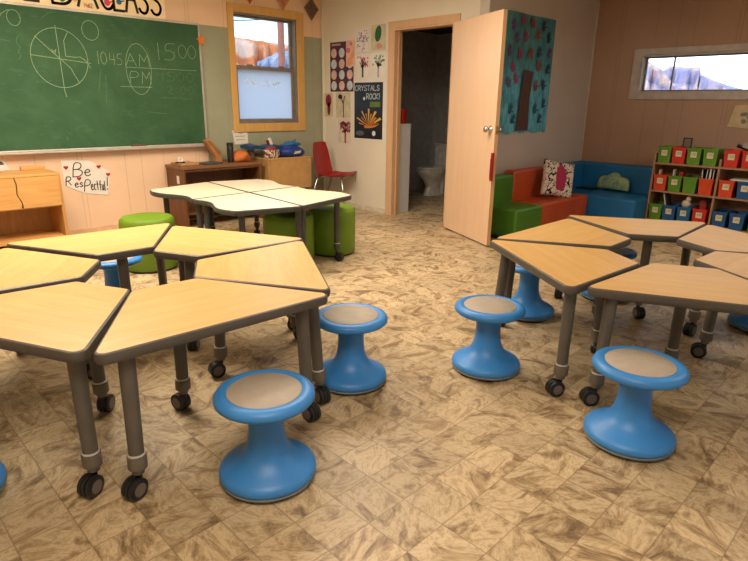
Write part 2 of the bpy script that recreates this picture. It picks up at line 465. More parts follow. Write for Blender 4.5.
# ------------------------------------------------------------------ stroke lettering
F_ = {
 'A': [[(0, 0), (.5, 1), (1, 0)], [(.2, .4), (.8, .4)]],
 'B': [[(0, 0), (0, 1), (.6, 1), (.85, .85), (.8, .62), (.5, .52), (0, .52)], [(.5, .52), (.95, .4), (1, .18), (.7, 0), (0, 0)]],
 'C': [[(1, .85), (.7, 1), (.3, .95), (0, .6), (.05, .25), (.35, 0), (.8, .02), (1, .15)]],
 'E': [[(1, 1), (0, 1), (0, 0), (1, 0)], [(0, .5), (.8, .5)]],
 'H': [[(0, 0), (0, 1)], [(1, 0), (1, 1)], [(0, .5), (1, .5)]],
 'K': [[(0, 0), (0, 1)], [(1, 1), (0, .45), (1, 0)]],
 'L': [[(0, 1), (0, 0), (1, 0)]],
 'M': [[(0, 0), (.1, 1), (.5, .4), (.9, 1), (1, 0)]],
 'O': [[(.5, 1), (.1, .8), (0, .4), (.3, 0), (.7, 0), (1, .4), (.9, .8), (.5, 1)]],
 'P': [[(0, 0), (0, 1), (.7, 1), (1, .8), (.8, .5), (0, .45)]],
 'R': [[(0, 0), (0, 1), (.7, 1), (1, .8), (.8, .52), (0, .48)], [(.4, .48), (1, 0)]],
 'S': [[(1, .85), (.7, 1), (.25, .95), (.05, .72), (.35, .52), (.8, .42), (1, .22), (.7, 0), (.2, .02), (0, .15)]],
 'T': [[(0, 1), (1, 1)], [(.5, 1), (.5, 0)]],
 'Y': [[(0, 1), (.5, .5), (1, 1)], [(.5, .5), (.5, 0)]],
 '!': [[(.5, 1), (.5, .3)], [(.5, .08), (.5, 0)]],
 ':': [[(.5, .7), (.5, .62)], [(.5, .25), (.5, .17)]],
 '.': [[(.5, .05), (.5, -.02)]],
 '0': [[(.5, 1), (.1, .8), (0, .4), (.3, 0), (.7, 0), (1, .4), (.9, .8), (.5, 1)]],
 '1': [[(.5, 1), (.5, 0)]],
 '4': [[(.1, 1), (0, .45), (1, .45)], [(.8, .9), (.75, 0)]],
 '5': [[(1, 1), (.2, 1), (.1, .55), (.6, .6), (1, .35), (.7, 0), (0, .05)]],
 '6': [[(.9, .95), (.3, .7), (0, .3), (.3, 0), (.8, .05), (.95, .3), (.6, .5), (.1, .35)]],
 '2': [[(0, .8), (.4, 1), (.9, .8), (.7, .5), (0, 0), (1, 0)]],
 '?': [[(0, .8), (.4, 1), (.9, .8), (.6, .5), (.5, .3)], [(.5, .08), (.5, 0)]],
 'e': [[(.05, .35), (.9, .4), (.8, .65), (.45, .7), (.05, .4), (.2, .05), (.6, 0), (.95, .15)]],
 's': [[(.9, .6), (.5, .7), (.15, .55), (.5, .36), (.9, .2), (.5, 0), (.1, .08)]],
 'p': [[(.1, .7), (.1, -.4)], [(.1, .6), (.5, .7), (.9, .5), (.8, .1), (.4, 0), (.1, .1)]],
 'c': [[(.9, .6), (.5, .7), (.1, .4), (.3, .02), (.9, .08)]],
 't': [[(.5, 1), (.5, 0)], [(.1, .65), (.9, .65)]],
 'f': [[(.9, .95), (.6, 1), (.45, .8), (.45, -.1)], [(.1, .6), (.8, .6)]],
 'u': [[(.1, .7), (.15, .1), (.5, 0), (.85, .2), (.85, .7)], [(.85, .3), (.9, 0)]],
 'l': [[(.5, 1.05), (.5, 0)]],
 'r': [[(.2, .7), (.2, 0)], [(.2, .4), (.5, .7), (.9, .65)]],
 'o': [[(.5, .7), (.1, .5), (.1, .15), (.5, 0), (.9, .2), (.85, .55), (.5, .7)]],
 'n': [[(.1, .7), (.1, 0)], [(.1, .5), (.5, .7), (.85, .5), (.9, 0)]],
 'i': [[(.5, .7), (.5, 0)], [(.5, .95), (.5, .9)]],
 'm': [[(.05, .7), (.05, 0)], [(.05, .5), (.3, .7), (.5, .5), (.5, 0)], [(.5, .5), (.75, .7), (.95, .5), (.95, 0)]],
}
def smooth_l(ch):
    out = []
    for pl in F_[ch]:
        if len(pl) > 3:
            for _ in range(2):
                q = [pl[0]]
                for a, b in zip(pl, pl[1:]): q += [(a[0] * .75 + b[0] * .25, a[1] * .75 + b[1] * .25), (a[0] * .25 + b[0] * .75, a[1] * .25 + b[1] * .75)]
                pl = q + [pl[-1]]
        out.append(pl)
    return out
def letters(txt, u, v, w, h, gap=.25, slant=0, sm=True):
    out = []
    for ch in txt:
        if ch == ' ': u += w; continue
        ww = w * (.35 if ch in '!:.1li' else 1)
        for pl in (smooth_l(ch) if sm and ch not in 'EMAHKLTY1!:.' else F_[ch]): out.append([(u + (px * ww) + slant * py * h, v + py * h) for px, py in pl])
        u += ww + w * gap
    return out
def pY(y):   # a plane facing -Y at depth y: u = x, v = z
    return lambda u, v, d: (u, y - d, v)
def pX(x):   # a plane facing -X: u = -y
    return lambda u, v, d: (x - d, -u, v)
def strokes(bm, lines, w, P, d0, d1):
    for pl in lines:
        for (a, b), (c, d) in zip(pl, pl[1:]):
            L = math.hypot(c - a, d - b)
            if L < 1e-6: continue
            tx, ty = (c - a) / L, (d - b) / L; nx, ny = -ty * w / 2, tx * w / 2
            e = w * .3
            q = [(a - tx * e + nx, b - ty * e + ny), (a - tx * e - nx, b - ty * e - ny), (c + tx * e - nx, d + ty * e - ny), (c + tx * e + nx, d + ty * e + ny)]
            lo = [bm.verts.new(P(*s, d0)) for s in q]; hi = [bm.verts.new(P(*s, d1)) for s in q]
            bm.faces.new(lo); bm.faces.new(hi)
            for i in range(4): bm.faces.new((lo[i], lo[(i + 1) % 4], hi[(i + 1) % 4], hi[i]))
def poly(bm, pts, P, d0, d1):
    lo = [bm.verts.new(P(*s, d0)) for s in pts]; hi = [bm.verts.new(P(*s, d1)) for s in pts]
    bm.faces.new(lo); bm.faces.new(hi); n = len(pts)
    for i in range(n): bm.faces.new((lo[i], lo[(i + 1) % n], hi[(i + 1) % n], hi[i]))
def ell(cx, cy, rx, ry, n=16, rot=0):
    return [(cx + rx * math.cos(t) * math.cos(rot) - ry * math.sin(t) * math.sin(rot), cy + rx * math.cos(t) * math.sin(rot) + ry * math.sin(t) * math.cos(rot)) for t in [2 * PI * i / n for i in range(n)]]
def heart(cx, cy, s):
    return [(cx + s * .06 * 16 * math.sin(t) ** 3 / 2, cy + s * .06 * (13 * math.cos(t) - 5 * math.cos(2 * t) - 2 * math.cos(3 * t) - math.cos(4 * t)) / 2) for t in [2 * PI * i / 20 for i in range(20)]]
def hand(cx, cy, s, rot=0):
    """polygons of a small handprint"""
    out = [ell(cx, cy, s * .32, s * .3, 10)]
    for a, l in ((-.75, .42), (-.3, .62), (.05, .68), (.4, .6), (1.25, .48)):
        t = rot + PI / 2 - a
        out.append(ell(cx + math.cos(t) * s * (.25 + l / 2), cy + math.sin(t) * s * (.25 + l / 2), s * l / 2, s * .085, 8, t))
    return out

# ------------------------------------------------------------------ chalkboard
cb = thing('chalkboard', 'long green chalkboard with chalk drawings and times', 'chalkboard', (0, YB, 0))
BX0, BX1, BZ0, BZ1 = -.75, 3.17, .84, 2.03
B('writing_surface', (BX0, BX1, -.024, -.002, BZ0, BZ1), M['board'], cb)
bm = bm_new(); box(bm, BX0 - .02, BX1 + .02, -.03, -.002, BZ1, BZ1 + .022); obj('top_rail', bm, M['alu'], cb, .003)
bm = bm_new(); box(bm, BX1, BX1 + .02, -.03, -.002, BZ0, BZ1); obj('side_rail', bm, M['alu'], cb, .002); B('side_rail', (BX0 - .02, BX0, -.03, -.002, BZ0, BZ1), M['alu'], cb, .002)
bm = bm_new(); box(bm, BX0 - .02, BX1 + .02, -.085, -.002, BZ0 - .03, BZ0 - .015); box(bm, BX0 - .02, BX1 + .02, -.085, -.075, BZ0 - .015, BZ0); box(bm, BX0 - .02, BX1 + .02, -.03, -.002, BZ0 - .015, BZ0)
obj('chalk_tray', bm, M['alu'], cb, .003)
Pb = pY(0)
def circ(cx, cy, rx, ry, n=40): 
    p = ell(cx, cy, rx, ry, n); return [p + [p[0]]]
bm = bm_new()
L = circ(1.80, 1.63, .235, .25)
L += [[(1.795, 1.90), (1.80, 1.36), (1.81, 1.30)], [(1.57, 1.645), (2.06, 1.60)], [(1.62, 1.80), (1.72, 1.70), (1.80, 1.625), (1.88, 1.55), (1.90, 1.50), (1.94, 1.42)],
      [(1.89, 1.85), (1.85, 1.78), (1.85, 1.65), (1.93, 1.645), (1.97, 1.65), (2.02, 1.62), (2.05, 1.56)],
      [(1.74, 1.70), (1.76, 1.66), (1.775, 1.70), (1.755, 1.685)]]
strokes(bm, L, .0055, Pb, .0245, .0255); obj('chalk_pie_circle', bm, M['chalk'], cb)
bm = bm_new()
L = circ(1.48, 1.93, .05, .062, 24) + [[(1.35, 1.88), (1.39, 1.95), (1.44, 1.985), (1.48, 1.99)]] + circ(2.09, 1.885, .073, .083, 28) + circ(1.24, 1.93, .05, .05, 20)
strokes(bm, L, .005, Pb, .0245, .0255); obj('chalk_small_circle', bm, M['chalk'], cb)
bm = bm_new()
L = letters('10', 2.12, 1.60, .055, .11) + letters(':', 2.205, 1.62, .03, .06) + letters('45', 2.235, 1.60, .052, .10)
strokes(bm, L, .0045, Pb, .0245, .0255); obj('chalk_writing', bm, M['chalk'], cb)
bm = bm_new()
L = letters('AM', 2.385, 1.60, .10, .11, .3) + letters('PM', 2.41, 1.44, .09, .11, .3) + circ(2.505, 1.57, .125, .235)
L += [[(2.38, 1.585), (3.12, 1.585)], [(2.31, 1.405), (2.62, 1.405)]]
strokes(bm, L, .0045, Pb, .0245, .0255); obj('chalk_writing', bm, M['chalk'], cb)
bm = bm_new()
L = letters('15', 2.70, 1.67, .12, .16, .3) + letters(':', 2.885, 1.70, .04, .08) + letters('00', 2.93, 1.70, .095, .13, .1)
strokes(bm, L, .0045, Pb, .0245, .0255); obj('chalk_writing', bm, M['chalk'], cb)
bm = bm_new()
L = letters('15', 2.73, 1.47, .09, .09) + letters(':', 2.86, 1.47, .03, .07) + letters('00', 2.89, 1.47, .085, .09) + letters('2:00', 2.78, 1.35, .06, .075, .5) + letters('?', 3.07, 1.37, .04, .08) + [[(2.70, 1.31), (3.04, 1.30)], [(2.74, 1.32), (2.74, 1.29)]]
strokes(bm, L, .0045, Pb, .0245, .0252); obj('faint_chalk_writing', bm, M['chalk_faint'], cb)
for pl in ([(1.20, 1.78), (1.43, 1.74)], [(1.70, 1.95), (1.76, 2.0), (1.82, 2.01)], [(1.755, .915), (1.775, .93), (1.755, .95)], [(1.47, 1.60), (1.49, 1.63), (1.475, 1.66), (1.495, 1.70), (1.47, 1.74), (1.49, 1.79)], [(2.55, 1.17), (2.75, 1.15)], [(2.1, 1.35), (2.14, 1.55)], [(2.16, 1.25), (2.18, 1.5)]):
    bm = bm_new(); strokes(bm, [pl], .0045, Pb, .0245, .0252); obj('faint_chalk_mark', bm, M['chalk_faint'], cb)
t = tag(B('chalk_eraser', (2.34, 2.49, YB - .07, YB - .035, BZ0 - .0145, BZ0 + .018), col('eraser_felt', (96, 72, 60), .9), None, .004), 'small brown felt eraser lying in the chalk tray', 'eraser')

# banner above the board (two word banner, only its foot is in the picture)
bn = thing('classroom_banner', 'cream paper banner with big black hand-drawn capitals above the chalkboard', 'banner', (0, YB, 0))
bm = bm_new(); box(bm, 1.0, 2.84, -.006, -.002, 2.053, 2.40); obj('banner_paper', bm, M['cream_paper'], bn)
for ch, u0, u1 in (('T', 1.22, 1.40), ('H', 1.43, 1.53), ('E', 1.59, 1.70), ('B', 1.81, 1.97), ('A', 2.02, 2.19), ('C', 2.22, 2.33), ('L', 2.34, 2.43), ('A', 2.45, 2.56), ('S', 2.58, 2.67), ('S', 2.70, 2.80)):
    bm = bm_new()
    strokes(bm, [[(u0 + px * (u1 - u0), 2.085 + py * .27) for px, py in pl] for pl in (F_[ch] if ch in 'THEAL' else smooth_l(ch))], .024, Pb, .0065, .008)
    obj('banner_letter', bm, M['ink'], bn)
for (u, v, s, c, nm) in ((1.89, 2.13, .09, 'teal_paint', (20, 110, 110)), (2.00, 2.13, .05, 'yellow_paint', (235, 190, 60)), (2.28, 2.14, .09, 'pink_paint', (222, 70, 100)), (2.39, 2.16, .08, 'teal_blue_paint', (24, 100, 130))):
    bm = bm_new()
    for q in hand(u, v, s): poly(bm, q, Pb, .0062, .0068)
    obj('handprint', bm, col(c, nm), bn)
bm = bm_new(); strokes(bm, letters('1462', 2.07, 2.08, .018, .035), .006, Pb, .0062, .0068); obj('orange_marks', bm, col('orange_paint', (226, 130, 40)), bn)

# star at the board corner
bm = bm_new()
st = [(3.195 + (.055 if i % 2 == 0 else .024) * math.cos(PI / 2 + i * PI / 5 + .1), 1.89 + (.062 if i % 2 == 0 else .027) * math.sin(PI / 2 + i * PI / 5 + .1)) for i in range(10)]
poly(bm, st, pY(YB), .031, .036); tag(obj('paper_star', bm, col('orange_foil', (224, 118, 30), .5)), 'orange paper star stuck on the upper right corner of the chalkboard', 'star')

# be respectful sign
sg = thing('respect_sign', 'white paper sign with black lettering and red hearts under the chalkboard', 'sign', (0, YB, 0))
bm = bm_new(); poly(bm, [(1.685, .735), (1.93, .72), (2.12, .60), (2.07, .375), (1.86, .41), (1.69, .50)], Pb, .003, .005); obj('sign_paper', bm, M['paper'], sg)
for L in (letters('B', 1.77, .575, .085, .13, slant=.15), letters('e', 1.875, .575, .06, .09), letters('R', 1.70, .50, .045, .08, slant=.1), letters('e', 1.775, .475, .035, .06, .2), letters('s', 1.817, .475, .035, .06, .2), letters('P', 1.855, .43, .055, .11, slant=.15), letters('ectf', 1.92, .435, .020, .085, .3), letters('u', 2.022, .425, .018, .08, .1), letters('l', 2.046, .42, .018, .09, .1), letters('!', 2.062, .43, .05, .12, slant=.1)):
    bm = bm_new(); strokes(bm, L, .0085, Pb, .0052, .0062); obj('sign_lettering', bm, M['ink'], sg)
for u, v in ((1.72, .665), (1.822, .555), (2.015, .655), (2.095, .575)):
    bm = bm_new(); poly(bm, heart(u, v, .045), Pb, .0052, .0062); obj('heart', bm, M['red_ink'], sg)
# little paper left
sg = thing('wall_note', 'small white paper with dark marks under the left end of the chalkboard', 'note', (0, YB, 0))
bm = bm_new(); poly(bm, [(1.05, .78), (1.225, .77), (1.265, .675), (1.05, .66)], Pb, .003, .005); obj('note_paper', bm, M['paper'], sg)
bm = bm_new(); strokes(bm, [[(1.1, .74), (1.21, .745)], [(1.12, .725), (1.22, .73)]], .012, Pb, .0052, .006); obj('note_marks', bm, M['ink'], sg)
# card below the window
sg = thing('wall_card', 'small cream card with a drawing taped below the window', 'card', (0, YB, 0))
bm = bm_new(); poly(bm, [(3.515, .965), (3.715, .965), (3.72, .815), (3.54, .81)], Pb, .003, .005); obj('card_paper', bm, M['paper'], sg)
bm = bm_new(); strokes(bm, [[(3.60, .945), (3.63, .93), (3.66, .945)], [(3.55, .90), (3.68, .90)], [(3.56, .86), (3.68, .86)]], .005, Pb, .0052, .006); obj('card_marks', bm, col('grey_ink', (110, 110, 90)), sg)
# paper ornaments at the top of the window wall
for u, v, s, c, nm, lb in ((4.685, 2.36, .115, 'grey_brown_paper', (112, 86, 68), 'grey-brown patterned paper diamond hung right of the window top'), (4.27, 2.415, .10, 'peach_paper', (216, 140, 96), 'peach paper diamond hung above the window'), (3.82, 2.40, .08, 'coral_paper', (206, 84, 54), 'coral-red paper diamond hung above the left of the window')):
    t = thing('paper_diamond', lb, 'ornament', (0, YB, 0))
    bm = bm_new(); poly(bm, [(u - s * .95, v), (u, v - s * 1.15), (u + s * .95, v), (u, min(v + s, 2.49))], Pb, .022, .026); obj('diamond_paper', bm, col(c, nm), t)
    bm = bm_new()
    L = []
    for q in (.35, .65): L.append([(u - s * .9 * q, v), (u, v - s * 1.1 * q), (u + s * .9 * q, v), (u, v + s * .7 * q), (u - s * .9 * q, v)])
    L += [[(u - s * .9, v), (u + s * .9, v)], [(u, v - s * 1.1), (u, v + s * .6)]]
    strokes(bm, L, .006, Pb, .026, .027); obj('diamond_pattern', bm, col(c + '_line', tuple(x * .7 for x in nm)), t)

# ------------------------------------------------------------------ drawings on the washroom wall
PX = pX(0)
def sheet(name, label, cat, y0, y1, z0, z1, mat, d=.003):
    """y0 is the left edge as seen (larger Y)"""
    t = thing(name, label, cat, (X1, 0, 0))
    bm = bm_new(); poly(bm, [(-y0, z0), (-y1, z0), (-y1, z1), (-y0, z1)], PX, .0015, d); obj('sheet', bm, mat, t)
    return t
def addp(t, name, polys, c, cm, d=.0032):
    bm = bm_new()
    for q in polys: poly(bm, q, PX, d, d + .0006)
    return obj(name, bm, col(c, cm), t)
t = sheet('faces_poster', 'dark maroon poster with rows of pale face shapes', 'poster', 5.715, 5.29, 1.415, 1.985, col('maroon_print', (84, 40, 62)))
pale = []; rr = random.Random(5)
for r in range(4):
    for c_ in range(3):
        if r == 3 and c_ == 2: continue
        pale.append(ell(-5.645 + c_ * .145, 1.485 + r * .125, .052, .055, 14))
addp(t, 'face_shape', pale[::2], 'pale_blue_print', (196, 206, 208)); addp(t, 'face_shape', pale[1::2], 'pale_pink_print', (216, 180, 160))
addp(t, 'caption', [[(-5.68, 1.945), (-5.52, 1.945), (-5.52, 1.965), (-5.68, 1.965)]], 'pale_print', (190, 150, 130))
t = sheet('pink_collage', 'pink and peach torn-paper collage overlapping the maroon poster corner', 'drawing', 5.42, 5.27, 1.70, 1.99, col('blush_paper', (226, 178, 160)), .005)
addp(t, 'patches', [ell(-5.35, 1.76, .05, .05), ell(-5.31, 1.83, .03, .04)], 'peach_orange_paint', (232, 160, 106), .0052)
addp(t, 'patches', [ell(-5.38, 1.88, .04, .03), ell(-5.33, 1.95, .02, .02)], 'rose_paint', (206, 110, 110), .0052)
t = sheet('purple_dot_painting', 'white sheet covered with purple dots above the tree paintings', 'painting', 5.25, 5.02, 1.855, 2.105, M['paper'])
dots = [ell(-5.135 + rr.gauss(0, .055), 1.99 + rr.gauss(0, .055), .0075, .0075, 6) for _ in range(75)]
dots = [q for q in dots if -5.245 < q[0][0] < -5.03 and 1.865 < q[0][1] < 2.095]
addp(t, 'dots', dots, 'purple_paint', (112, 84, 140))
t = sheet('green_leaf_painting', 'sheet with a big dark green leaf and pink smudge, next to the door frame', 'painting', 4.995, 4.76, 1.86, 2.125, col('sand_paper', (200, 190, 154)))
addp(t, 'green_leaf', [ell(-4.88, 2.03, .05, .085, 16, -.2)], 'leaf_green_paint', (30, 90, 40)); addp(t, 'pink_smudge', [ell(-4.86, 1.90, .04, .03)], 'pink_smudge_paint', (214, 140, 124))
def tree_art(t, cx, zb, zt, c, cm, n=9, s=.1, seed=1, dotc=None):
    r = random.Random(seed); L = [[(cx, zb), (cx, zb + (zt - zb) * .55)]]
    for i in range(5):
        a = -0.9 + i * .45; L.append([(cx, zb + (zt - zb) * .45), (cx + math.sin(a) * s * .7, zb + (zt - zb) * .45 + math.cos(a) * (zt - zb) * .45)])
    bm = bm_new(); strokes(bm, L[:1], .028, PX, .0032, .0038); strokes(bm, L[1:], .012, PX, .0032, .0038); obj('tree_trunk', bm, col(c, cm), t)
    if dotc: addp(t, 'blossom', [ell(cx + r.uniform(-s, s), zt - r.uniform(0, (zt - zb) * .5), .013, .013, 6) for _ in range(n)], *dotc)
t = sheet('dark_tree_painting', 'sheet with a dark grey tree under pink blossom, below the purple dots', 'painting', 5.245, 5.02, 1.57, 1.84, M['paper'])
tree_art(t, -5.13, 1.58, 1.80, 'dark_grey_paint', (70, 66, 76), 26, .09, 2, ('pink_dot_paint', (216, 112, 130)))
t = sheet('pale_tree_painting', 'sheet with a pale lilac tree and green leaves, below the green leaf painting', 'painting', 4.99, 4.765, 1.565, 1.835, M['paper'])
tree_art(t, -4.87, 1.575, 1.80, 'lilac_grey_paint', (168, 160, 170), 22, .09, 3, ('pale_green_paint', (110, 160, 120)))
t = sheet('white_backing_sheet', 'white backing paper strip between the small paintings and the black crystal poster', 'paper', 5.285, 4.735, .86, 1.55, M['paper'], .0025)
t = sheet('crystal_poster', 'black poster with pale capitals and an orange crystal burst', 'poster', 5.27, 4.79, .875, 1.515, col('black_print', (24, 28, 32), .35), .005)
bm = bm_new(); strokes(bm, letters('CRYSTALS', -5.255, 1.425, .04, .055, .32, sm=False), .010, PX, .0052, .006); strokes(bm, letters('ROCK!', -5.06, 1.33, .04, .06, .3, sm=False), .012, PX, .0052, .006); obj('poster_lettering', bm, col('pale_lettering', (176, 190, 190)), t)
cry = []
for i in range(11):
    a = -1.35 + i * .27; l = .15 + (.05 if i % 2 else 0)
    cx, cz = -5.02, 1.02
    cry.append([(cx, cz), (cx + math.sin(a - .06) * l * 1.1, cz + math.cos(a - .06) * l), (cx + math.sin(a + .06) * l * 1.2, cz + math.cos(a + .06) * l)])
addp(t, 'crystal_burst', cry[::2] + [ell(-4.98, 1.03, .12, .028, 14, .15)], 'amber_print', (206, 122, 46), .0052); addp(t, 'crystal_burst', cry[1::2], 'yellow_print', (206, 170, 70), .0052)
addp(t, 'green_glow', [[(-5.0, 1.24), (-4.83, 1.24), (-4.83, 1.30), (-5.0, 1.30)]], 'moss_print', (96, 120, 50), .0052)
addp(t, 'white_gem', [ell(-5.10, 1.335, .018, .02), ell(-4.93, .94, .03, .03)], 'gem_print', (205, 215, 215), .0052)
addp(t, 'grey_stone', [ell(-5.17, .935, .07, .03)], 'stone_print', (80, 92, 104), .0052)
t = sheet('maroon_hand_print', 'narrow pale sheet with a maroon painted feather shape, nearest the room corner', 'painting', 5.835, 5.675, 1.115, 1.40, col('sand_paper', (200, 190, 154)))
addp(t, 'maroon_shape', [ell(-5.755, 1.31, .055, .075), ell(-5.75, 1.21, .03, .08)], 'maroon_paint', (136, 30, 60))
t = sheet('brown_tree_painting', 'cream sheet with a thin brown tree, left of the black poster', 'painting', 5.61, 5.345, 1.105, 1.405, col('sand_paper', (200, 190, 154)))
bm = bm_new(); strokes(bm, [[(-5.47, 1.115), (-5.475, 1.30)], [(-5.475, 1.27), (-5.52, 1.36)], [(-5.475, 1.28), (-5.45, 1.36)]], .018, PX, .0032, .0038); obj('tree_trunk', bm, col('red_brown_paint', (120, 60, 56)), t)
addp(t, 'dark_crown', [ell(-5.53, 1.355, .04, .028)], 'dark_crown_paint', (50, 34, 30))
t = sheet('pink_tree_painting', 'sheet with a crimson speckled tree, lowest drawing on the wall', 'painting', 5.57, 5.345, .80, 1.10, col('pale_sand_paper', (212, 198, 170)))
tree_art(t, -5.44, .81, 1.06, 'crimson_paint', (150, 40, 70), 60, .09, 4, ('crimson_dot_paint', (170, 60, 86)))
bm = bm_new(); path(bm, [(X1 - .004, 5.28, 1.855), (X1 - .012, 5.05, 1.842), (X1 - .006, 4.72, 1.852)], .003, 6); tag(obj('string_line', bm, M['paper']), 'thin white string holding the small paintings on the wall', 'string')
bm = bm_new(); lathe(bm, [(.018, 0), (.014, .012)], 12, Matrix.Translation((X1 - .001, 3.70, 2.27)) @ Matrix.Rotation(-PI / 2, 4, 'Y')); tag(obj('wall_hook', bm, M['black']), 'small dark hook high on the wall above the open door', 'hook')

# big tree hanging on the side wall
tp = thing('tree_wall_hanging', 'teal fabric hanging with brown trunk and handprint leaves behind the door', 'wall hanging', (0, YP, 0))
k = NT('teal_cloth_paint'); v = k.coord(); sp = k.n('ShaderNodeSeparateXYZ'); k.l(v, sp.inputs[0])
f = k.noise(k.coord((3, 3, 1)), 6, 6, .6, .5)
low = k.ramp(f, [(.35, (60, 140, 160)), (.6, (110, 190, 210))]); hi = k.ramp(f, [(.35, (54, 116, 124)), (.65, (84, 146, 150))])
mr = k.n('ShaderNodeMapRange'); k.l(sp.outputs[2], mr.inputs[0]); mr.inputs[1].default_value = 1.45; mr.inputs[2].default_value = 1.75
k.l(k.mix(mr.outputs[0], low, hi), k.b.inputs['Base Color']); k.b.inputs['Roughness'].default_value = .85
bm = bm_new()
n = 24; rowsv = []
for side in (0, 1):
    g = []
    for i in range(n + 1):
        u = i / n; x = 5.12 + u * .97
        g.append([bm.verts.new((x, -.012 - .008 * math.sin(u * 9) - (.004 if side else 0), z)) for z in (1.0 + .012 * math.sin(u * 23), 1.3, 1.6, 1.9, 2.165)])
    rowsv.append(g)
for g in rowsv:
    for i in range(n):
        for j in range(4): bm.faces.new((g[i][j], g[i + 1][j], g[i + 1][j + 1], g[i][j + 1]))
a, b = rowsv
for j in (0, 4):
    for i in range(n): bm.faces.new((a[i][j], a[i + 1][j], b[i + 1][j], b[i][j]))
for i in (0, n):
    for j in range(4): bm.faces.new((a[i][j], a[i][j + 1], b[i][j + 1], b[i][j]))
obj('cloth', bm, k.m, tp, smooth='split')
bm = bm_new(); poly(bm, [(5.44, 1.02), (5.68, 1.02), (5.665, 1.35), (5.70, 1.62), (5.52, 1.64), (5.48, 1.40)], Pb, .030, .032); obj('painted_trunk', bm, col('trunk_brown', (86, 60, 50), .8), tp)
rr = random.Random(11)
hc = [('violet_print', (92, 60, 112)), ('magenta_print', (140, 50, 92)), ('rust_print', (140, 60, 44)), ('navy_print', (20, 44, 78))]
spots = [(5.25, 2.02), (5.42, 2.08), (5.62, 2.07), (5.83, 2.06), (5.33, 1.90), (5.50, 1.93), (5.72, 1.97), (5.95, 1.95), (5.22, 1.78), (5.42, 1.76), (5.60, 1.78), (5.78, 1.80), (5.98, 1.80), (5.30, 1.63), (5.80, 1.66), (5.98, 1.64), (5.24, 1.48), (5.38, 1.52), (5.78, 1.46), (5.93, 1.47), (5.30, 1.22), (5.36, 1.12), (5.80, 1.22), (5.90, 1.12), (5.96, 1.28)]
for i, (u, v) in enumerate(spots):
    bm = bm_new()
    for q in hand(u, v, .10, rr.uniform(-.6, .6)): poly(bm, q, Pb, .0295, .0305)
    obj('handprint', bm, col(*(hc[i % 4] if v > 1.4 else ('steel_print', (36, 84, 120)))), tp)

# map/picture right
mp_ = thing('wall_map', 'cream framed print with grey-blue map shapes on the right wall', 'picture', (XR, 0, 0))
bm = bm_new(); poly(bm, [(-1.80, 1.09), (-1.20, 1.05), (-1.20, 1.31), (-1.755, 1.31)], PX, .002, .010); obj('print_sheet', bm, col('map_cream', (196, 176, 136)), mp_)
rr = random.Random(4)
bm = bm_new()
for i in range(16): poly(bm, ell(rr.uniform(-1.70, -1.25), rr.uniform(1.14, 1.27), rr.uniform(.015, .05), rr.uniform(.01, .03), 9, rr.random()), PX, .0102, .011)
obj('map_shapes', bm, col('map_grey', (120, 122, 110)), mp_)

# ------------------------------------------------------------------ rolling tables
def rounded(pts, r, seg=5):
    out = []; n = len(pts)
    for i in range(n):
        p0, p, p2 = Vector(pts[i - 1]), Vector(pts[i]), Vector(pts[(i + 1) % n])
        a = (p0 - p).normalized(); b = (p2 - p).normalized(); th = a.angle(b) / 2
        d = r / math.tan(th); c = p + (a + b).normalized() * (r / math.sin(th))
        s = p + a * d - c; e = p + b * d - c
        a0 = math.atan2(s.y, s.x); a1 = math.atan2(e.y, e.x)
        while a1 - a0 > PI: a1 -= 2 * PI
        while a1 - a0 < -PI: a1 += 2 * PI
        for q in range(seg + 1):
            t = a0 + (a1 - a0) * q / seg; out.append((c.x + r * math.cos(t), c.y + r * math.sin(t)))
    return out
def inset(pts, d):
    n = len(pts); out = []
    area = sum(pts[i][0] * pts[(i + 1) % n][1] - pts[(i + 1) % n][0] * pts[i][1] for i in range(n))
    s = 1 if area > 0 else -1
    for i in range(n):
        a = Vector(pts[i - 1]); b = Vector(pts[(i + 1) % n]); t = (b - a).normalized()
        out.append((pts[i][0] - t.y * d * s, pts[i][1] + t.x * d * s))
    return out
def tabletop(par, outline, edge_m, top_m, H):
    prof = [(.012, H - .040), (.004, H - .037), (0, H - .028), (0, H - .012), (.003, H - .004), (.008, H - .001)]
    bm = bm_new(); loft(bm, [[(x, y, z) for x, y in inset(outline, d)] for d, z in prof]); obj('edge_band', bm, edge_m, par, smooth='split')
    bm = bm_new(); loft(bm, [[(x, y, z) for x, y in inset(outline, .010)] for z in (H - .004, H)]); obj('tabletop', bm, top_m, par)
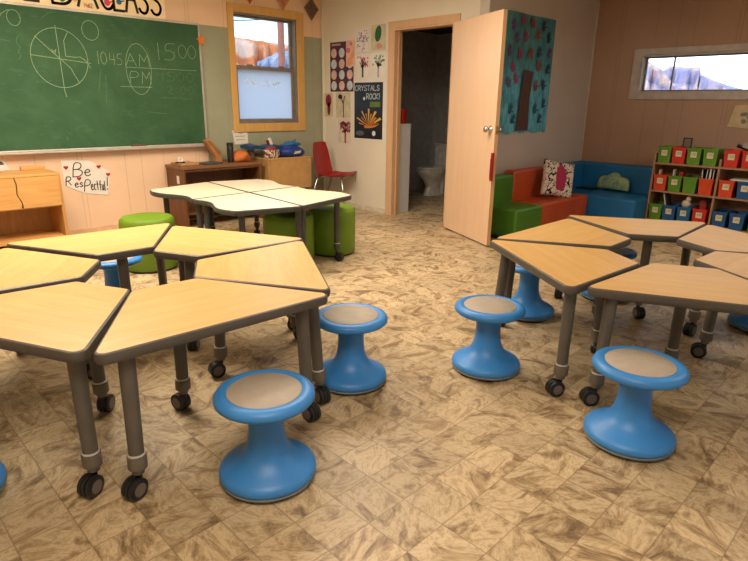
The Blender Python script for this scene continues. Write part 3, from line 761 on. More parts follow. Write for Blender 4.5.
def leg(par, x, y, H, spin, m, splay=(0, 0), rr=.026, wheel=.038):
    sx, sy = splay
    top = Vector((x, y, H - .038)); bot = Vector((x + sx, y + sy, .145))
    bm = bm_new(); tube(bm, bot, top, rr * .96, 20, rr * 1.04)
    lg = obj('leg', bm, m, par, smooth='split')
    d = (bot - top).normalized()
    def P(z): return bot + d * ((.145 - z) / -d.z) if z < .145 else bot - d * ((z - .145) / -d.z)
    bm = bm_new(); tube(bm, P(.105), P(.148), rr * 1.22, 20); tube(bm, P(.085), P(.106), rr * .8, 16)
    obj('collar', bm, M['collar'] if m is M['leg'] else m, lg, smooth='split')
    bm = bm_new(); tube(bm, P(.150), P(.157), rr * 1.06, 20); obj('height_band', bm, M['band'], lg, smooth='split')
    c = P(.09); cx, cy = c.x + .022 * math.cos(spin), c.y + .022 * math.sin(spin)
    ax = Vector((-math.sin(spin), math.cos(spin), 0))
    bm = bm_new(); hb = bm_new()
    for s in (-1, 1):
        q = ax.to_track_quat('Z', 'Y').to_matrix().to_4x4()
        mt = Matrix.Translation(Vector((cx, cy, wheel)) + ax * (s * .016 - .010)) @ q
        lathe(bm, [(wheel * .8, 0), (wheel, .004), (wheel, .016), (wheel * .8, .020)], 20, mt)
        mh = Matrix.Translation(Vector((cx, cy, wheel)) + ax * (s * .016 + (.0085 if s > 0 else -.0105))) @ q
        lathe(hb, [(wheel * .62, 0), (wheel * .62, .002)], 16, mh)
    tube(hb, Vector((cx, cy, wheel)) - ax * .026, Vector((cx, cy, wheel)) + ax * .026, .006, 8)
    tube(bm, (c.x, c.y, .04), (c.x, c.y, .094), .011, 10)
    # hood between the wheels
    mt = Matrix.Translation(Vector((cx, cy, wheel)) - ax * .006) @ ax.to_track_quat('Z', 'Y').to_matrix().to_4x4()
    lathe(bm, [(wheel * 1.08, 0), (wheel * 1.08, .012)], 18, mt @ Matrix.Translation((0, 0, 0)) @ Matrix.Scale(.93, 4))
    obj('caster', bm, M['black'], lg, smooth='split')
    obj('caster_hub', hb, M['hub'] if m is M['leg'] else M['black'], lg, smooth='split')
    return lg
a_, b_ = .925, .283; hh = (a_ - b_) * math.sqrt(3) / 2
def make_trapezoid():
    t = thing('trapezoid_table', 'x', 'table')
    tabletop(t, rounded([(-a_ / 2, -hh / 2), (a_ / 2, -hh / 2), (b_ / 2, hh / 2), (-b_ / 2, hh / 2)], .034, 6), M['edge'], M['laminate'], HT)
    # under-frame rails
    bm = bm_new()
    box(bm, -.31, .31, -hh / 2 + .07, -hh / 2 + .10, HT - .062, HT - .04); box(bm, -.014, .014, -hh / 2 + .10, hh / 2 - .12, HT - .062, HT - .04)
    obj('under_frame', bm, M['leg'], t)
    leg(t, -.335, -hh / 2 + .07, HT, -2.75, M['leg'], (-.014, -.022)); leg(t, .345, -hh / 2 + .075, HT, -1.5, M['leg'], (.012, -.008)); leg(t, 0, hh / 2 - .10, HT, 1.9, M['leg'], (0, .012))
    return t
tz = make_trapezoid()
GL, GR = 'wood-top trapezoid tables in the left ring', 'wood-top trapezoid tables in the right ring'
TT = [
 (.941, 1.911, -2.26, 'maple-top trapezoid table at the front of the left ring, above the nearest stool', GL),
 (1.397, 2.187, 59.6, 'maple-top trapezoid table at the right side of the left ring', GL),
 (1.463, 2.746, 115.8, 'maple-top trapezoid table of the left ring closest to the cream-top tables', GL),
 (1.076, 3.116, 176.5, 'maple-top trapezoid table of the left ring closest to the chalkboard', GL),
 (.594, 2.792, 235.6, 'maple-top trapezoid table at the left photo edge, back one of two', GL),
 (.514, 2.225, -64.3, 'maple-top trapezoid table at the left photo edge, front one of two', GL),
 (2.634, 1.236, -123.7, 'maple-top trapezoid table of the right ring closest to the aisle stool', GR),
 (3.160, 1.490, 180.5, 'maple-top trapezoid table of the right ring closest to the green seat', GR),
 (3.716, 1.311, 122.1, 'trapezoid table at the back of the right ring, whitened by window glare', GR),
 (3.665, .781, 61.3, 'maple-top trapezoid table of the right ring directly in front of the bins', GR),
 (3.186, .532, -3.2, 'maple-top trapezoid table at the right photo edge, jutting into the ring hole', GR),
 (2.655, .688, -64.4, 'maple-top trapezoid table at the front of the right ring, above the right stool', GR),
]
for i, (x, y, a, lb, g) in enumerate(TT):
    if i == 0:
        tz.location = (x, y, 0); tz.rotation_euler = (0, 0, math.radians(a)); tz['label'] = lb; tz['group'] = g
    else: dup(tz, (x, y, 0), math.radians(a), lb, g)

# white wavy tables
def wavy(flip):
    s = -1 if flip else 1
    if flip: O, Cc, Bc, A = (-.007, -.006), (-.535, -.041), (-.545, -.690), (-.070, -.818)
    else: O, Cc, Bc, A = (-.006, .006), (-.534, -.027), (-.556, .672), (.062, .812)
    base = rounded([O, Cc, Bc, A] if not flip else [A, Bc, Cc, O], .022, 6)
    pts = []; c_, b__ = Vector(Cc), Vector(Bc); d = b__ - c_; L = d.length; d.normalize(); nr = Vector((-d.y, d.x)) * s
    for i in range(len(base)):
        p, q = Vector(base[i]), Vector(base[(i + 1) % len(base)]); n = max(1, int((q - p).length / .03))
        for j in range(n):
            r = p + (q - p) * (j / n); u = max(0, min(1, (r - c_).dot(d) / L)); dist = abs((r - c_).dot(nr))
            if dist < .06: r = r + nr * (.045 * math.sin(2 * PI * u) * -1 * max(0, 1 - dist / .06))
            pts.append((r.x, r.y))
    t = thing('wavy_table', 'x', 'table')
    tabletop(t, pts, M['slate_edge'], M['white_laminate'], HT + .004)
    for x, y, sp in ((-.43, .06, 2.5), (-.45, .60, 2.0), (-.02, .70, .6)): leg(t, x, y * s, HT, sp * s, M['slate_leg'], (0, 0), .023, .034)
    return t
CX, CY = 2.585, 4.104
GW = 'cream-top wavy tables by the windows'
def put(t, rz, lb):
    t.location = (CX, CY, 0); t.rotation_euler = (0, 0, rz); t['label'] = lb; t['group'] = GW
w = wavy(False); put(w, 0, 'cream-top wavy-edged table at the left of the four, in front of the dark shelf desk')
w2_ = dup(w); put(w2_, PI, 'cream-top wavy-edged table at the right of the four, over the green pouf')
w = wavy(True); put(w, 0, 'cream-top wavy-edged table nearest the camera of the four, brightest glare on it')
w2_ = dup(w); put(w2_, PI, 'cream-top wavy-edged table at the back of the four, in front of the tan cabinet')

# ------------------------------------------------------------------ wobble stools
def make_stool():
    t = thing('wobble_stool', 'x', 'stool')
    bm = bm_new(); lathe(bm, [(.10, .0), (.145, .004), (.164, .012), (.169, .020), (.165, .026)], 56); obj('rubber_base_ring', bm, M['ring'], t, smooth='split')
    prof = [(.158, .024), (.168, .027), (.170, .034), (.169, .044), (.163, .054), (.150, .063), (.128, .074), (.106, .088), (.087, .106), (.074, .130), (.065, .160), (.061, .195), (.060, .225), (.061, .255), (.066, .280), (.076, .294), (.105, .300), (.150, .303), (.164, .307), (.171, .314), (.171, .326), (.164, .337), (.150, .343), (.134, .344), (.127, .338)]
    bm = bm_new(); lathe(bm, prof, 56); obj('stool_body', bm, M['stool'], t, smooth=True)
    bm = bm_new(); lathe(bm, [(.127, .336), (.127, .340), (.123, .343), (.05, .345), (.01, .345)], 48); obj('seat_pad', bm, M['pad'], t, smooth='split')
    return t
st = make_stool()
GS = 'blue wobble stools round the tables'
SS = [
 (.950, 1.478, 'blue wobble stool nearest the camera, below the front of the left ring'),
 (1.652, 1.812, 'blue wobble stool on open floor right of the left ring of tables'),
 (2.240, 1.447, 'blue wobble stool in the aisle just left of the right ring'),
 (2.118, .680, 'blue wobble stool in front of the right ring, lower right of the photo'),
 (3.085, 1.720, 'blue wobble stool partly hidden behind the two legs left of the right ring'),
 (1.235, 3.56, 'blue wobble stool seen through the hole of the left ring'),
 (.270, 3.00, 'blue wobble stool at the left photo edge, upper of the two cut there'),
 (.110, 2.11, 'blue wobble stool base cut by the lower left photo edge'),
 (3.80, 1.53, 'blue wobble stool in shadow under the back of the right ring'),
 (3.92, .62, 'dark blue wobble stool at the right photo edge beyond the tables'),
]
for i, (x, y, lb) in enumerate(SS):
    if i == 0: st.location = (x, y, 0); st['label'] = lb; st['group'] = GS
    else: dup(st, (x, y, 0), i * .7, lb, GS)

# ------------------------------------------------------------------ poufs
def make_pouf():
    t = thing('round_pouf', 'x', 'pouf')
    bm = bm_new(); lathe(bm, [(.19, .0), (.19, .02)], 40); obj('black_base', bm, M['black'], t, smooth='split')
    bm = bm_new(); lathe(bm, [(.20, .018), (.205, .03), (.206, .20), (.205, .37), (.200, .395), (.188, .41), (.15, .418), (.05, .42)], 48); obj('cushion', bm, M['pouf'], t, smooth='split')
    return t
pf = make_pouf()
pf.location = (3.20, 3.76, 0); pf['label'] = 'round lime green pouf under the right corner of the white tables'; pf['group'] = 'lime green poufs'
dup(pf, (1.80, 4.345, 0), 0, 'round lime green pouf behind the left ring, beside the shelf desk', 'lime green poufs')
dup(pf, (2.70, 3.72, 0), 0, 'round green pouf in deep shade under the middle of the white tables', 'lime green poufs')

# ------------------------------------------------------------------ shelf desk, cabinet, cubby along the back wall
dk = thing('shelf_desk', 'dark brown open-front shelf desk under the right end of the chalkboard', 'desk', (2.69, 5.47, 0))
W_, D_, H_ = .93, .385, .64
B('desktop', (-.01, W_ + .01, -.015, D_, H_ - .03, H_), wood('walnut_top', (112, 74, 44), (138, 94, 58), .4, 'x', .8), dk, .004)
B('side_panel', (0, .022, 0, D_, 0, H_ - .03), M['brownwood'], dk, .002); B('side_panel', (W_ - .022, W_, 0, D_, 0, H_ - .03), M['brownwood'], dk, .002)
B('back_panel', (.022, W_ - .022, D_ - .02, D_, .03, H_ - .03), M['brownwood'], dk)
B('shelf', (.022, W_ - .022, .01, D_ - .02, .14, .16), M['brownwood'], dk, .002)
B('front_rail', (.022, W_ - .022, .0, .018, H_ - .055, H_ - .031), M['brownwood'], dk, .002)
B('side_label', (-.004, -.0005, .10, .15, .46, .54), M['paper'], dk)

cbn = thing('tan_cabinet', 'low tan wooden cabinet under the window, piled with blue bags', 'cabinet', (3.70, 5.42, 0))
B('carcass', (0, .60, .02, .43, .30, .655), M['tan_panel'], cbn, .003)
B('cabinet_top', (-.006, .606, .0, .435, .655, .668), wood('tan_top', (188, 140, 84), (206, 160, 100), .5, 'x', .8), cbn, .002)
B('front_panel', (.02, .596, .002, .02, .31, .652), M['tan_panel'], cbn, .002)
for x in (.02, .55):
    for y in (.04, .38): B('leg', (x, x + .04, y, y + .04, 0, .30), M['brownwood'], cbn, .003)

cu = thing('cubby_unit', 'honey wood cubby unit with split front boards at the left photo edge', 'cubby', (.54, 5.40, 0))
B('side_panel', (.965, .99, 0, .40, 0, .655), M['pinewood'], cu, .003); B('side_panel', (0, .025, 0, .40, 0, .655), M['pinewood'], cu, .003)
B('cubby_top', (.0, .99, .0, .40, .655, .675), M['oak'], cu, .003)
B('back_panel', (.025, .965, .385, .40, .03, .655), M['pinewood'], cu)
bm = bm_new(); poly(bm, [(.025, .40), (.655, .40), (.665, .44), (.635, .52), (.642, .60), (.63, .653), (.025, .653)], pY(0), -.001, .014); obj('front_board', bm, M['oak'], cu, .001)
bm = bm_new(); poly(bm, [(.672, .40), (.965, .40), (.965, .653), (.638, .653), (.65, .60), (.643, .52), (.672, .44)], pY(0), -.001, .014); obj('front_board', bm, M['oak'], cu, .001)
B('shelf', (.025, .965, .02, .385, .10, .125), M['oak'], cu, .002)
B('shelf', (.025, .965, .02, .385, .385, .40), M['oak'], cu, .002)
B('end_stop', (.78, .97, .33, .385, .676, .71), M['oak'], cu, .004)

# things on the shelf desk
Z = .6405
def pile(name, label, cat, items, loc, mats, rz=0):
    t = thing(name, label, cat, loc, rz)
    return t
t = tag(B('paper_stack', (2.72, 2.92, 5.56, 5.80, Z, Z + .022), col('kraft_paper', (176, 130, 84)), None, .003), 'flat stack of tan papers at the left end of the shelf desk', 'papers')
bm = bm_new(); vs = box(bm, -.11, .11, -.08, .08, 0, .018)
t = obj('closed_laptop', bm, col('slate_laptop', (72, 78, 76), .4), None, .004, loc=(3.07, 5.60, Z)); t.rotation_euler = (0, 0, .2); tag(t, 'closed grey laptop lying on the shelf desk', 'laptop')
t = thing('tape_dispenser', 'small white and black tape dispenser at the left end of the desk', 'tape dispenser', (2.76, 5.66, Z + .0225))
bm = bm_new(); mt = Matrix.Translation((0, .012, .032)) @ Matrix.Rotation(PI / 2, 4, 'X'); lathe(bm, [(.016, 0), (.031, 0), (.031, .022), (.016, .022), (.016, 0)], 20, mt, cap=False); obj('tape_roll', bm, M['paper'], t, smooth='split')
B('base', (-.05, .045, -.018, .018, 0, .012), M['black'], t, .003)
t = thing('black_bottle', 'tall dark bottle standing on the shelf desk beside the orange bag', 'bottle', (3.33, 5.62, Z))
bm = bm_new(); lathe(bm, [(.034, 0), (.036, .01), (.036, .16), (.030, .175)], 20); obj('bottle_body', bm, col('smoked_plastic', (38, 32, 30), .25), t, smooth='split')
bm = bm_new(); lathe(bm, [(.036, .172), (.037, .178), (.036, .205), (.030, .21)], 20); obj('cap', bm, M['black'], t, smooth='split')
t = thing('cardboard_wedge', 'tan cardboard magazine file tilted against the wall behind the black bottle', 'cardboard file', (3.22, 5.74, Z))
bm = bm_new(); pts = [(-.13, .23), (-.085, .255), (.05, .11), (.05, 0), (-.02, 0), (-.02, .06)]
poly(bm, pts, pY(0), -.04, .04); obj('card_body', bm, col('cardboard', (170, 118, 66)), t, .003)
bm = bm_new(); poly(bm, [(-.118, .228), (-.088, .245), (.035, .10), (.03, .07)], pY(0), .0402, .042); obj('card_face', bm, col('dark_cardboard', (140, 92, 50)), t)
def blob(bm, c, r, seed=0, amp=.15, n=16, flat=None):
    rr = random.Random(seed); ph = [rr.uniform(0, 6.28) for _ in range(6)]
    m = n // 2; rings = []
    for i in range(1, m):
        th = PI * i / m; ring = []
        for j in range(n):
            p = 2 * PI * j / n
            k = 1 + amp * (math.sin(2 * p + ph[0]) * math.sin(th * 2 + ph[1]) + .6 * math.sin(3 * p + ph[2] + th * 3) + .4 * math.sin(5 * p + ph[3]))
            z = math.cos(th) * r[2] * k
            if flat is not None: z = max(z, -flat)
            ring.append((c[0] + r[0] * math.sin(th) * math.cos(p) * k, c[1] + r[1] * math.sin(th) * math.sin(p) * k, c[2] + z))
        rings.append(ring)
    loft(bm, rings)
bm = bm_new(); blob(bm, (3.47, 5.65, Z + .045), (.115, .10, .075), 3, .12, 20, .045); tag(obj('orange_bag', bm, col('orange_cloth', (196, 108, 40), .6), smooth=True), 'crumpled orange bag on the right end of the shelf desk', 'bag')
ZC2 = .6685
t = thing('patterned_basket', 'small basket of multicoloured patterned cloth left of the blue bag', 'basket', (3.80, 5.52, ZC2))
k = NT('patchwork_print'); vo = k.n('ShaderNodeTexVoronoi'); vo.inputs['Scale'].default_value = 55; k.l(k.coord(), vo.inputs['Vector'])
sv = k.n('ShaderNodeSeparateColor'); k.l(vo.outputs['Color'], sv.inputs[0])
k.l(k.ramp(sv.outputs[0], [(.0, (190, 176, 150)), (.35, (120, 40, 36)), (.6, (220, 210, 180)), (.8, (40, 60, 90))]), k.b.inputs['Base Color']); k.t.nodes['Color Ramp'].color_ramp.interpolation = 'CONSTANT'
bm = bm_new(); lathe(bm, [(.07, 0), (.09, .05), (.092, .09), (.08, .095)], 20, None, 1.15, .8); obj('basket_body', bm, k.m, t, smooth='split')
bm = bm_new(); blob(bm, (0, 0, .10), (.08, .05, .03), 9, .1, 14); obj('cloth_fill', bm, col('red_cloth', (150, 40, 44)), t, smooth=True)
t = thing('blue_bag', 'bulging royal blue bag with pale logo patch on the tan cabinet', 'bag', (4.10, 5.58, ZC2))
bm = bm_new(); blob(bm, (0, 0, .052), (.185, .13, .075), 5, .07, 28, .05); obj('bag_body', bm, col('royal_blue_nylon', (24, 50, 122), .5), t, smooth=True)
bm = bm_new(); poly(bm, [(-.03, .035), (.06, .045), (.075, .07), (-.01, .065)], pY(-.118), 0, .012); obj('pale_patch', bm, col('pale_patch', (206, 196, 160)), t)
t = thing('folded_blue_cloth', 'long folded dark teal-blue cloth draped over the basket and bags', 'cloth', (3.86, 5.66, ZC2))
bm = bm_new()
n = 20; rings = []
for i in range(n + 1):
    u = i / n; x = -.30 + .60 * u; zt = .135 + .012 * math.sin(u * 14) - .02 * u; th = .032 + .010 * math.sin(u * 9 + 1)
    rings.append([(x, -.10, zt - th), (x, .12, zt - th + .01), (x, .13, zt), (x, .02, zt + .012 + .006 * math.sin(u * 20)), (x, -.11, zt)])
loft(bm, rings); obj('cloth_body', bm, col('teal_blue_nylon', (18, 66, 104), .5), t, smooth='split')
for x in (-.26, .0): B('stack_under', (x, x + .05, -.02, .04, 0, .10), col('dim_box_card', (90, 70, 60)), t)
t = thing('blue_glove', 'bright blue crumpled cloth with a strap on top of the blue bag', 'cloth', (4.16, 5.62, ZC2 + .125))
bm = bm_new(); blob(bm, (0, 0, .012), (.11, .07, .032), 21, .15, 20); obj('cloth_body', bm, col('bright_blue_nylon', (28, 104, 160), .5), t, smooth=True)
bm = bm_new(); path(bm, [(-.02, -.03, .03), (.02, -.03, .06), (.05, -.02, .065), (.03, -.03, .04)], .006, 6); obj('strap', bm, col('teal_strap', (16, 110, 130)), t)
t = thing('glue_bottle', 'small white bottle with dark red end leaning on top of the folded cloth', 'bottle', (3.90, 5.66, ZC2 + .135)); t.rotation_euler = (0, -.35, 0)
bm = bm_new(); lathe(bm, [(.019, .0), (.021, .008), (.021, .075), (.012, .082)], 16); obj('bottle_body', bm, M['paper'], t, smooth='split')
B('red_tag', (-.045, -.021, -.012, .012, .01, .07), col('dark_red_card', (120, 24, 24)), t, .003)

# ------------------------------------------------------------------ red chair
ch = thing('red_shell_chair', 'red plastic shell chair on chrome legs in the corner by the cabinet', 'chair', (4.615, 5.36, 0), math.radians(22))
bm = bm_new()
n = 14; prof = []
for i in range(n + 1):
    u = i / n
    if u < .5: a = u / .5; prof.append((-.22 + .38 * a, .435 + .02 * math.sin(PI * a) * -1 + (.012 if i == 0 else 0)))
    else: a = (u - .5) / .5; prof.append((.16 + .05 * math.sin(a * 1.3) + .03 * a, .435 + .385 * a ** 1.0))
rings = []
for y, z in prof:
    pass
m = 9; front = []; back = []
for i, (y, z) in enumerate(prof):
    u = i / n; w = .20 - .015 * abs(u - .25) - (.045 * max(0, (u - .85)) / .15)
    f = []; b = []
    for j in range(m):
        s = j / (m - 1) * 2 - 1
        cup = .035 * s * s
        if u < .5: p = (s * w, y, z + cup); q = (s * w, y + .004, z + cup - .012)
        else: p = (s * w, y - cup, z); q = (s * w, y - cup + .012, z - .003)
        f.append(bm.verts.new(p)); b.append(bm.verts.new(q))
    front.append(f); back.append(b)
for g in (front, back):
    for i in range(n):
        for j in range(m - 1): bm.faces.new((g[i][j], g[i][j + 1], g[i + 1][j + 1], g[i + 1][j]))
for i in range(n):
    for j in (0, m - 1): bm.faces.new((front[i][j], front[i + 1][j], back[i + 1][j], back[i][j]))
for i in (0, n):
    for j in range(m - 1): bm.faces.new((front[i][j], front[i][j + 1], back[i][j + 1], back[i][j]))
obj('seat_shell', bm, M['red_chair'], ch, smooth='split', sub=1)
for sx in (-1, 1):
    bm = bm_new(); path(bm, [(sx * .15, -.17, .42), (sx * .19, -.19, .40), (sx * .215, -.225, .2), (sx * .225, -.245, .005)], .011, 10); obj('leg', bm, M['chrome'], ch, smooth=True)
    bm = bm_new(); path(bm, [(sx * .15, .12, .42), (sx * .19, .14, .40), (sx * .215, .20, .2), (sx * .225, .235, .005)], .011, 10); obj('leg', bm, M['chrome'], ch, smooth=True)
bm = bm_new(); path(bm, [(-.15, -.17, .42), (.15, -.17, .42)], .01, 8); path(bm, [(-.15, .12, .42), (.15, .12, .42)], .01, 8); obj('seat_frame', bm, M['chrome'], ch, smooth=True)

# ------------------------------------------------------------------ washroom
to = thing('toilet', 'white toilet in the dim washroom behind the doorway', 'toilet', (6.50, 5.36, 0))
bm = bm_new()
rings = []
for z, rx, ry, cx in ((0, .17, .10, .03), (.03, .165, .095, .03), (.12, .13, .09, .03), (.22, .16, .11, .01), (.30, .22, .16, -.02), (.365, .25, .185, -.03), (.39, .25, .185, -.03)):
    rings.append([(cx + rx * math.cos(t) * (1 + .1 * (math.cos(t) < 0)), ry * math.sin(t), z) for t in [2 * PI * i / 32 for i in range(32)]])
loft(bm, rings); obj('bowl', bm, M['porcelain'], to, smooth='split')
bm = bm_new(); rings = [[(-.03 + (.255 * s) * math.cos(t), .19 * s * math.sin(t), z) for t in [2 * PI * i / 32 for i in range(32)]] for s, z in ((.98, .391), (1, .395), (1, .41), (.97, .418))]
loft(bm, rings); obj('seat_lid', bm, M['porcelain'], to, smooth='split')
B('tank', (.27, .46, -.20, .20, .38, .70), M['porcelain'], to, .02, segs=3); B('tank_lid', (.26, .47, -.21, .21, .70, .73), M['porcelain'], to, .008)
B('tank_foot', (.12, .30, -.10, .10, .0, .38), M['porcelain'], to, .02)
t = thing('white_locker', 'waist-high white cabinet just inside the washroom doorway', 'cabinet', (5.02, 4.665, 0))
B('carcass', (0, .20, 0, .60, .0, 1.04), M['partition'], t, .004); B('top_cap', (-.004, .204, -.004, .604, 1.04, 1.055), M['partition'], t, .002)
t = thing('red_tub', 'red plastic tub standing on the white washroom cabinet', 'tub', (5.135, 4.735, 1.0555))
bm = bm_new(); lathe(bm, [(.05, 0), (.062, .15), (.066, .155), (.066, .165), (.05, .165)], 20); obj('tub_body', bm, M['redbox'], t, smooth='split')
bm = bm_new(); poly(bm, [(5.26, 1.72), (5.40, 1.72), (5.40, 1.96), (5.26, 1.96)], pY(YB - .02), .002, .004); tag(obj('washroom_notice', bm, col('washroom_notice', (150, 156, 110))), 'small yellowish notice on the grey washroom wall', 'notice')

# ------------------------------------------------------------------ vinyl bench seats
def seat_block(name, label, x0, x1, y0, y1, back, m, z=.315, zb=.62, dz=.0):
    t = thing(name, label, 'bench seat', (x0, y0, 0))
    X, Y = x1 - x0, y1 - y0
    B('plinth', (.01, X - .01, .02, Y - .02, 0, .03), M['black'], t)
    if back == 'y':
        B('seat', (0, X, 0, Y - .12, .028, z), m, t, .03, segs=4); B('backrest', (0, X, Y - .14, Y, .028, zb), m, t, .035, segs=4)
        bm = bm_new(); path(bm, [(.012, -.001, .215), (X - .012, -.001, .215)], .003, 6); path(bm, [(.012, -.001, .25), (X - .012, -.001, .25)], .003, 6); obj('piping', bm, m, t)
    else:
        B('seat', (0, X - .12, 0, Y, .028, z), m, t, .03, segs=4); B('backrest', (X - .14, X, 0, Y, .028, zb), m, t, .035, segs=4)
        B('corner_backrest', (0, X - .14, Y - .14, Y, .028, zb), m, t, .035, segs=4)
    return t
seat_block('green_bench_seat', 'green vinyl bench seat at the left end, beside the open door', 4.765, 5.268, 2.86, 3.36, 'y', M['vin_green'], .31, .59)
seat_block('orange_bench_seat', 'orange vinyl bench seat between the green and the blue seats', 5.272, 6.296, 2.87, 3.37, 'y', M['vin_orange'], .315, .62)
seat_block('blue_bench_seat', 'blue vinyl corner bench seat along the right wall', 6.30, 7.02, 2.34, 3.372, 'x', M['vin_blue'], .315, .625)
def cushion(name, label, size, th, mat, loc, rot, outline=None):
    bm = bm_new(); n = 18; f = []; b = []
    for i in range(n + 1):
        fr = []; br = []
        for j in range(n + 1):
            u = i / n * 2 - 1; v = j / n * 2 - 1
            h = th * (max(0, (1 - abs(u) ** 2.6)) * max(0, (1 - abs(v) ** 2.6))) ** .45
            pinch = 1 - .06 * (1 - abs(u)) * abs(v) ** 3 
            pin2 = 1 - .06 * (1 - abs(v)) * abs(u) ** 3
            x, y = u * size[0] / 2 * pin2, v * size[1] / 2 * pinch
            if outline: x, y = outline(u, v)
            fr.append((x, -h / 2, y)); br.append((x, h / 2, y))
        f.append(fr); b.append(br)
    V1 = [[bm.verts.new(p) for p in r] for r in f]; V2 = [[bm.verts.new(p) for p in r] for r in b]
    for g in (V1, V2):
        for i in range(n):
            for j in range(n): bm.faces.new((g[i][j], g[i + 1][j], g[i + 1][j + 1], g[i][j + 1]))
    bmesh.ops.remove_doubles(bm, verts=bm.verts, dist=1e-5)
    o = obj(name, bm, mat, smooth=True, loc=loc); o.rotation_euler = rot
    return tag(o, label, 'cushion')
k = NT('floral_print'); vv = k.coord((1, 1, 1)); f = k.noise(vv, 14, 2, .5, 2.0); g = k.noise(vv, 5.5, 2, .5, 1.0)
cc = k.ramp(f, [(.0, (30, 26, 40)), (.43, (225, 214, 196)), (.60, (222, 190, 170)), (.66, (130, 60, 90))]); k.t.nodes['Color Ramp'].color_ramp.interpolation = 'CONSTANT'
ln = k.n('ShaderNodeVectorMath', operation='LENGTH'); mm = k.n('ShaderNodeMapping'); mm.inputs['Scale'].default_value = (14, 0, 6.5); tcn = k.n('ShaderNodeTexCoord'); k.l(tcn.outputs['Object'], mm.inputs[0]); k.l(mm.outputs[0], ln.inputs[0])
msk = k.math('LESS_THAN', k.math('ADD', ln.outputs['Value'], g), 1.45)
k.l(k.mix(msk, cc, lin((172, 44, 84))), k.b.inputs['Base Color']); k.b.inputs['Roughness'].default_value = .85
cushion('floral_cushion', 'square white cushion with black and magenta flowers leaning on the orange seat', (.40, .40), .13, k.m, (5.83, 3.03, .51), (math.radians(-16), math.radians(11), math.radians(-30)))
k = NT('teal_yellow_print'); f = k.noise(k.coord(), 16, 4, .6, 1.0); k.l(k.ramp(f, [(.3, (70, 130, 130)), (.5, (140, 170, 130)), (.7, (196, 184, 96))]), k.b.inputs['Base Color']); k.b.inputs['Roughness'].default_value = .85
def crown(u, v):
    top = .065 + .045 * max(0, 1 - (abs(u) / .42) ** 3) - .05 * abs(u) ** 8
    x = u * .205 * (1 - .06 * max(0, v)); y = (v + 1) / 2 * (top + .095) - .095
    if v < 0: y -= .0
    return x, y
cushion('shell_cushion', 'teal and yellow crown-shaped cushion on the blue seat', (.40, .2), .10, k.m, (6.80, 2.815, .425), (math.radians(-10), 0, -PI / 2 - .12), crown)
bm = bm_new(); box(bm, -.08, .08, -.11, .11, 0, .018); t = obj('black_tablet', bm, M['black'], None, .005, loc=(6.74, 3.10, .3155)); tag(t, 'flat black tablet lying on the blue seat beside the floral cushion', 'tablet')

# ------------------------------------------------------------------ bin shelf
SX, SY0, SY1 = 6.62, .62, 2.335
sh = thing('bin_shelf', 'tall light wood shelving unit full of coloured bins against the right wall', 'shelf', (SX, 0, 0))
ZS = [.085, .405, .705]
for i, z in enumerate(ZS): B('shelf_board', (.0, .36, SY0 + .02, SY1 - .02, z - .02, z), M['shelfwood'], sh, .002)
B('side_panel', (0, .36, SY1 - .02, SY1, 0, .80), M['shelfwood'], sh, .003); B('side_panel', (0, .36, SY0, SY0 + .02, 0, .80), M['shelfwood'], sh, .003)
B('divider', (0.002, .355, 1.675, 1.695, .086, .384), M['shelfwood'], sh, .002); B('divider', (0.002, .355, 1.675, 1.695, .406, .684), M['shelfwood'], sh, .002); B('divider', (0.002, .355, 1.675, 1.695, .706, .78), M['shelfwood'], sh, .002)
B('back_panel', (.34, .355, SY0 + .02, SY1 - .02, .0, .70), M['shelfwood'], sh)
def make_bin(m, lab):
    t = thing('storage_bin', 'x', 'bin')
    w0, w1, d, h = .059, .067, .26, .170
    bm = bm_new()
    def ring(wx, dx0, dx1, z): return [(dx0, -wx, z), (dx1, -wx, z), (dx1, wx, z), (dx0, wx, z)]
    loft(bm, [ring(w0, .012, d - .012, 0), ring(w1, 0, d, h), ring(w1 - .004, .004, d - .004, h), ring(w0 - .004, .016, d - .016, .006)]); obj('bin_body', bm, M[m], t, .002)
    bm = bm_new(); r = [ring(w1 + .004, -.005, d + .005, h - .012), ring(w1 + .004, -.005, d + .005, h), ring(w1 - .001, 0, d, h), ring(w1 - .001, 0, d, h - .012)]
    loft(bm, r + [r[0]], cap=False); obj('rim', bm, M[m], t)
    if lab:
        mt = Matrix.Rotation(math.atan2(-.012, .185), 4, 'Y')
        bm = bm_new(); box(bm, -.0015 + .0, .0, -.030, .030, .075, .135); bmesh.ops.transform(bm, matrix=Matrix.Translation((.0105, 0, 0)) @ mt, verts=bm.verts)
        for v in bm.verts: v.co.x -= .002
        lb = obj('bin_label', bm, M['bin_label'], t)
        bm = bm_new()
        for q in range(2): box(bm, -.002, -.0012, -.020, .020 - q * .008, .100 + q * .014, .104 + q * .014)
        bmesh.ops.transform(bm, matrix=Matrix.Translation((.0085, 0, 0)) @ mt, verts=bm.verts)
        obj('label_writing', bm, col('grey_ink', (110, 110, 90)), lb)
    return t
protos = {}
GB = 'coloured storage bins on the shelf'
def place_bin(cn, lab, y, zi, lb, dx=0):
    key = (cn, lab)
    loc = (SX - .005 + dx, y, ZS[zi] + .0005)
    if key not in protos:
        protos[key] = make_bin('bin_' + cn, lab); r = protos[key]; r.location = loc
    else: r = dup(protos[key], loc)
    r['label'] = lb; r['group'] = GB
    return r
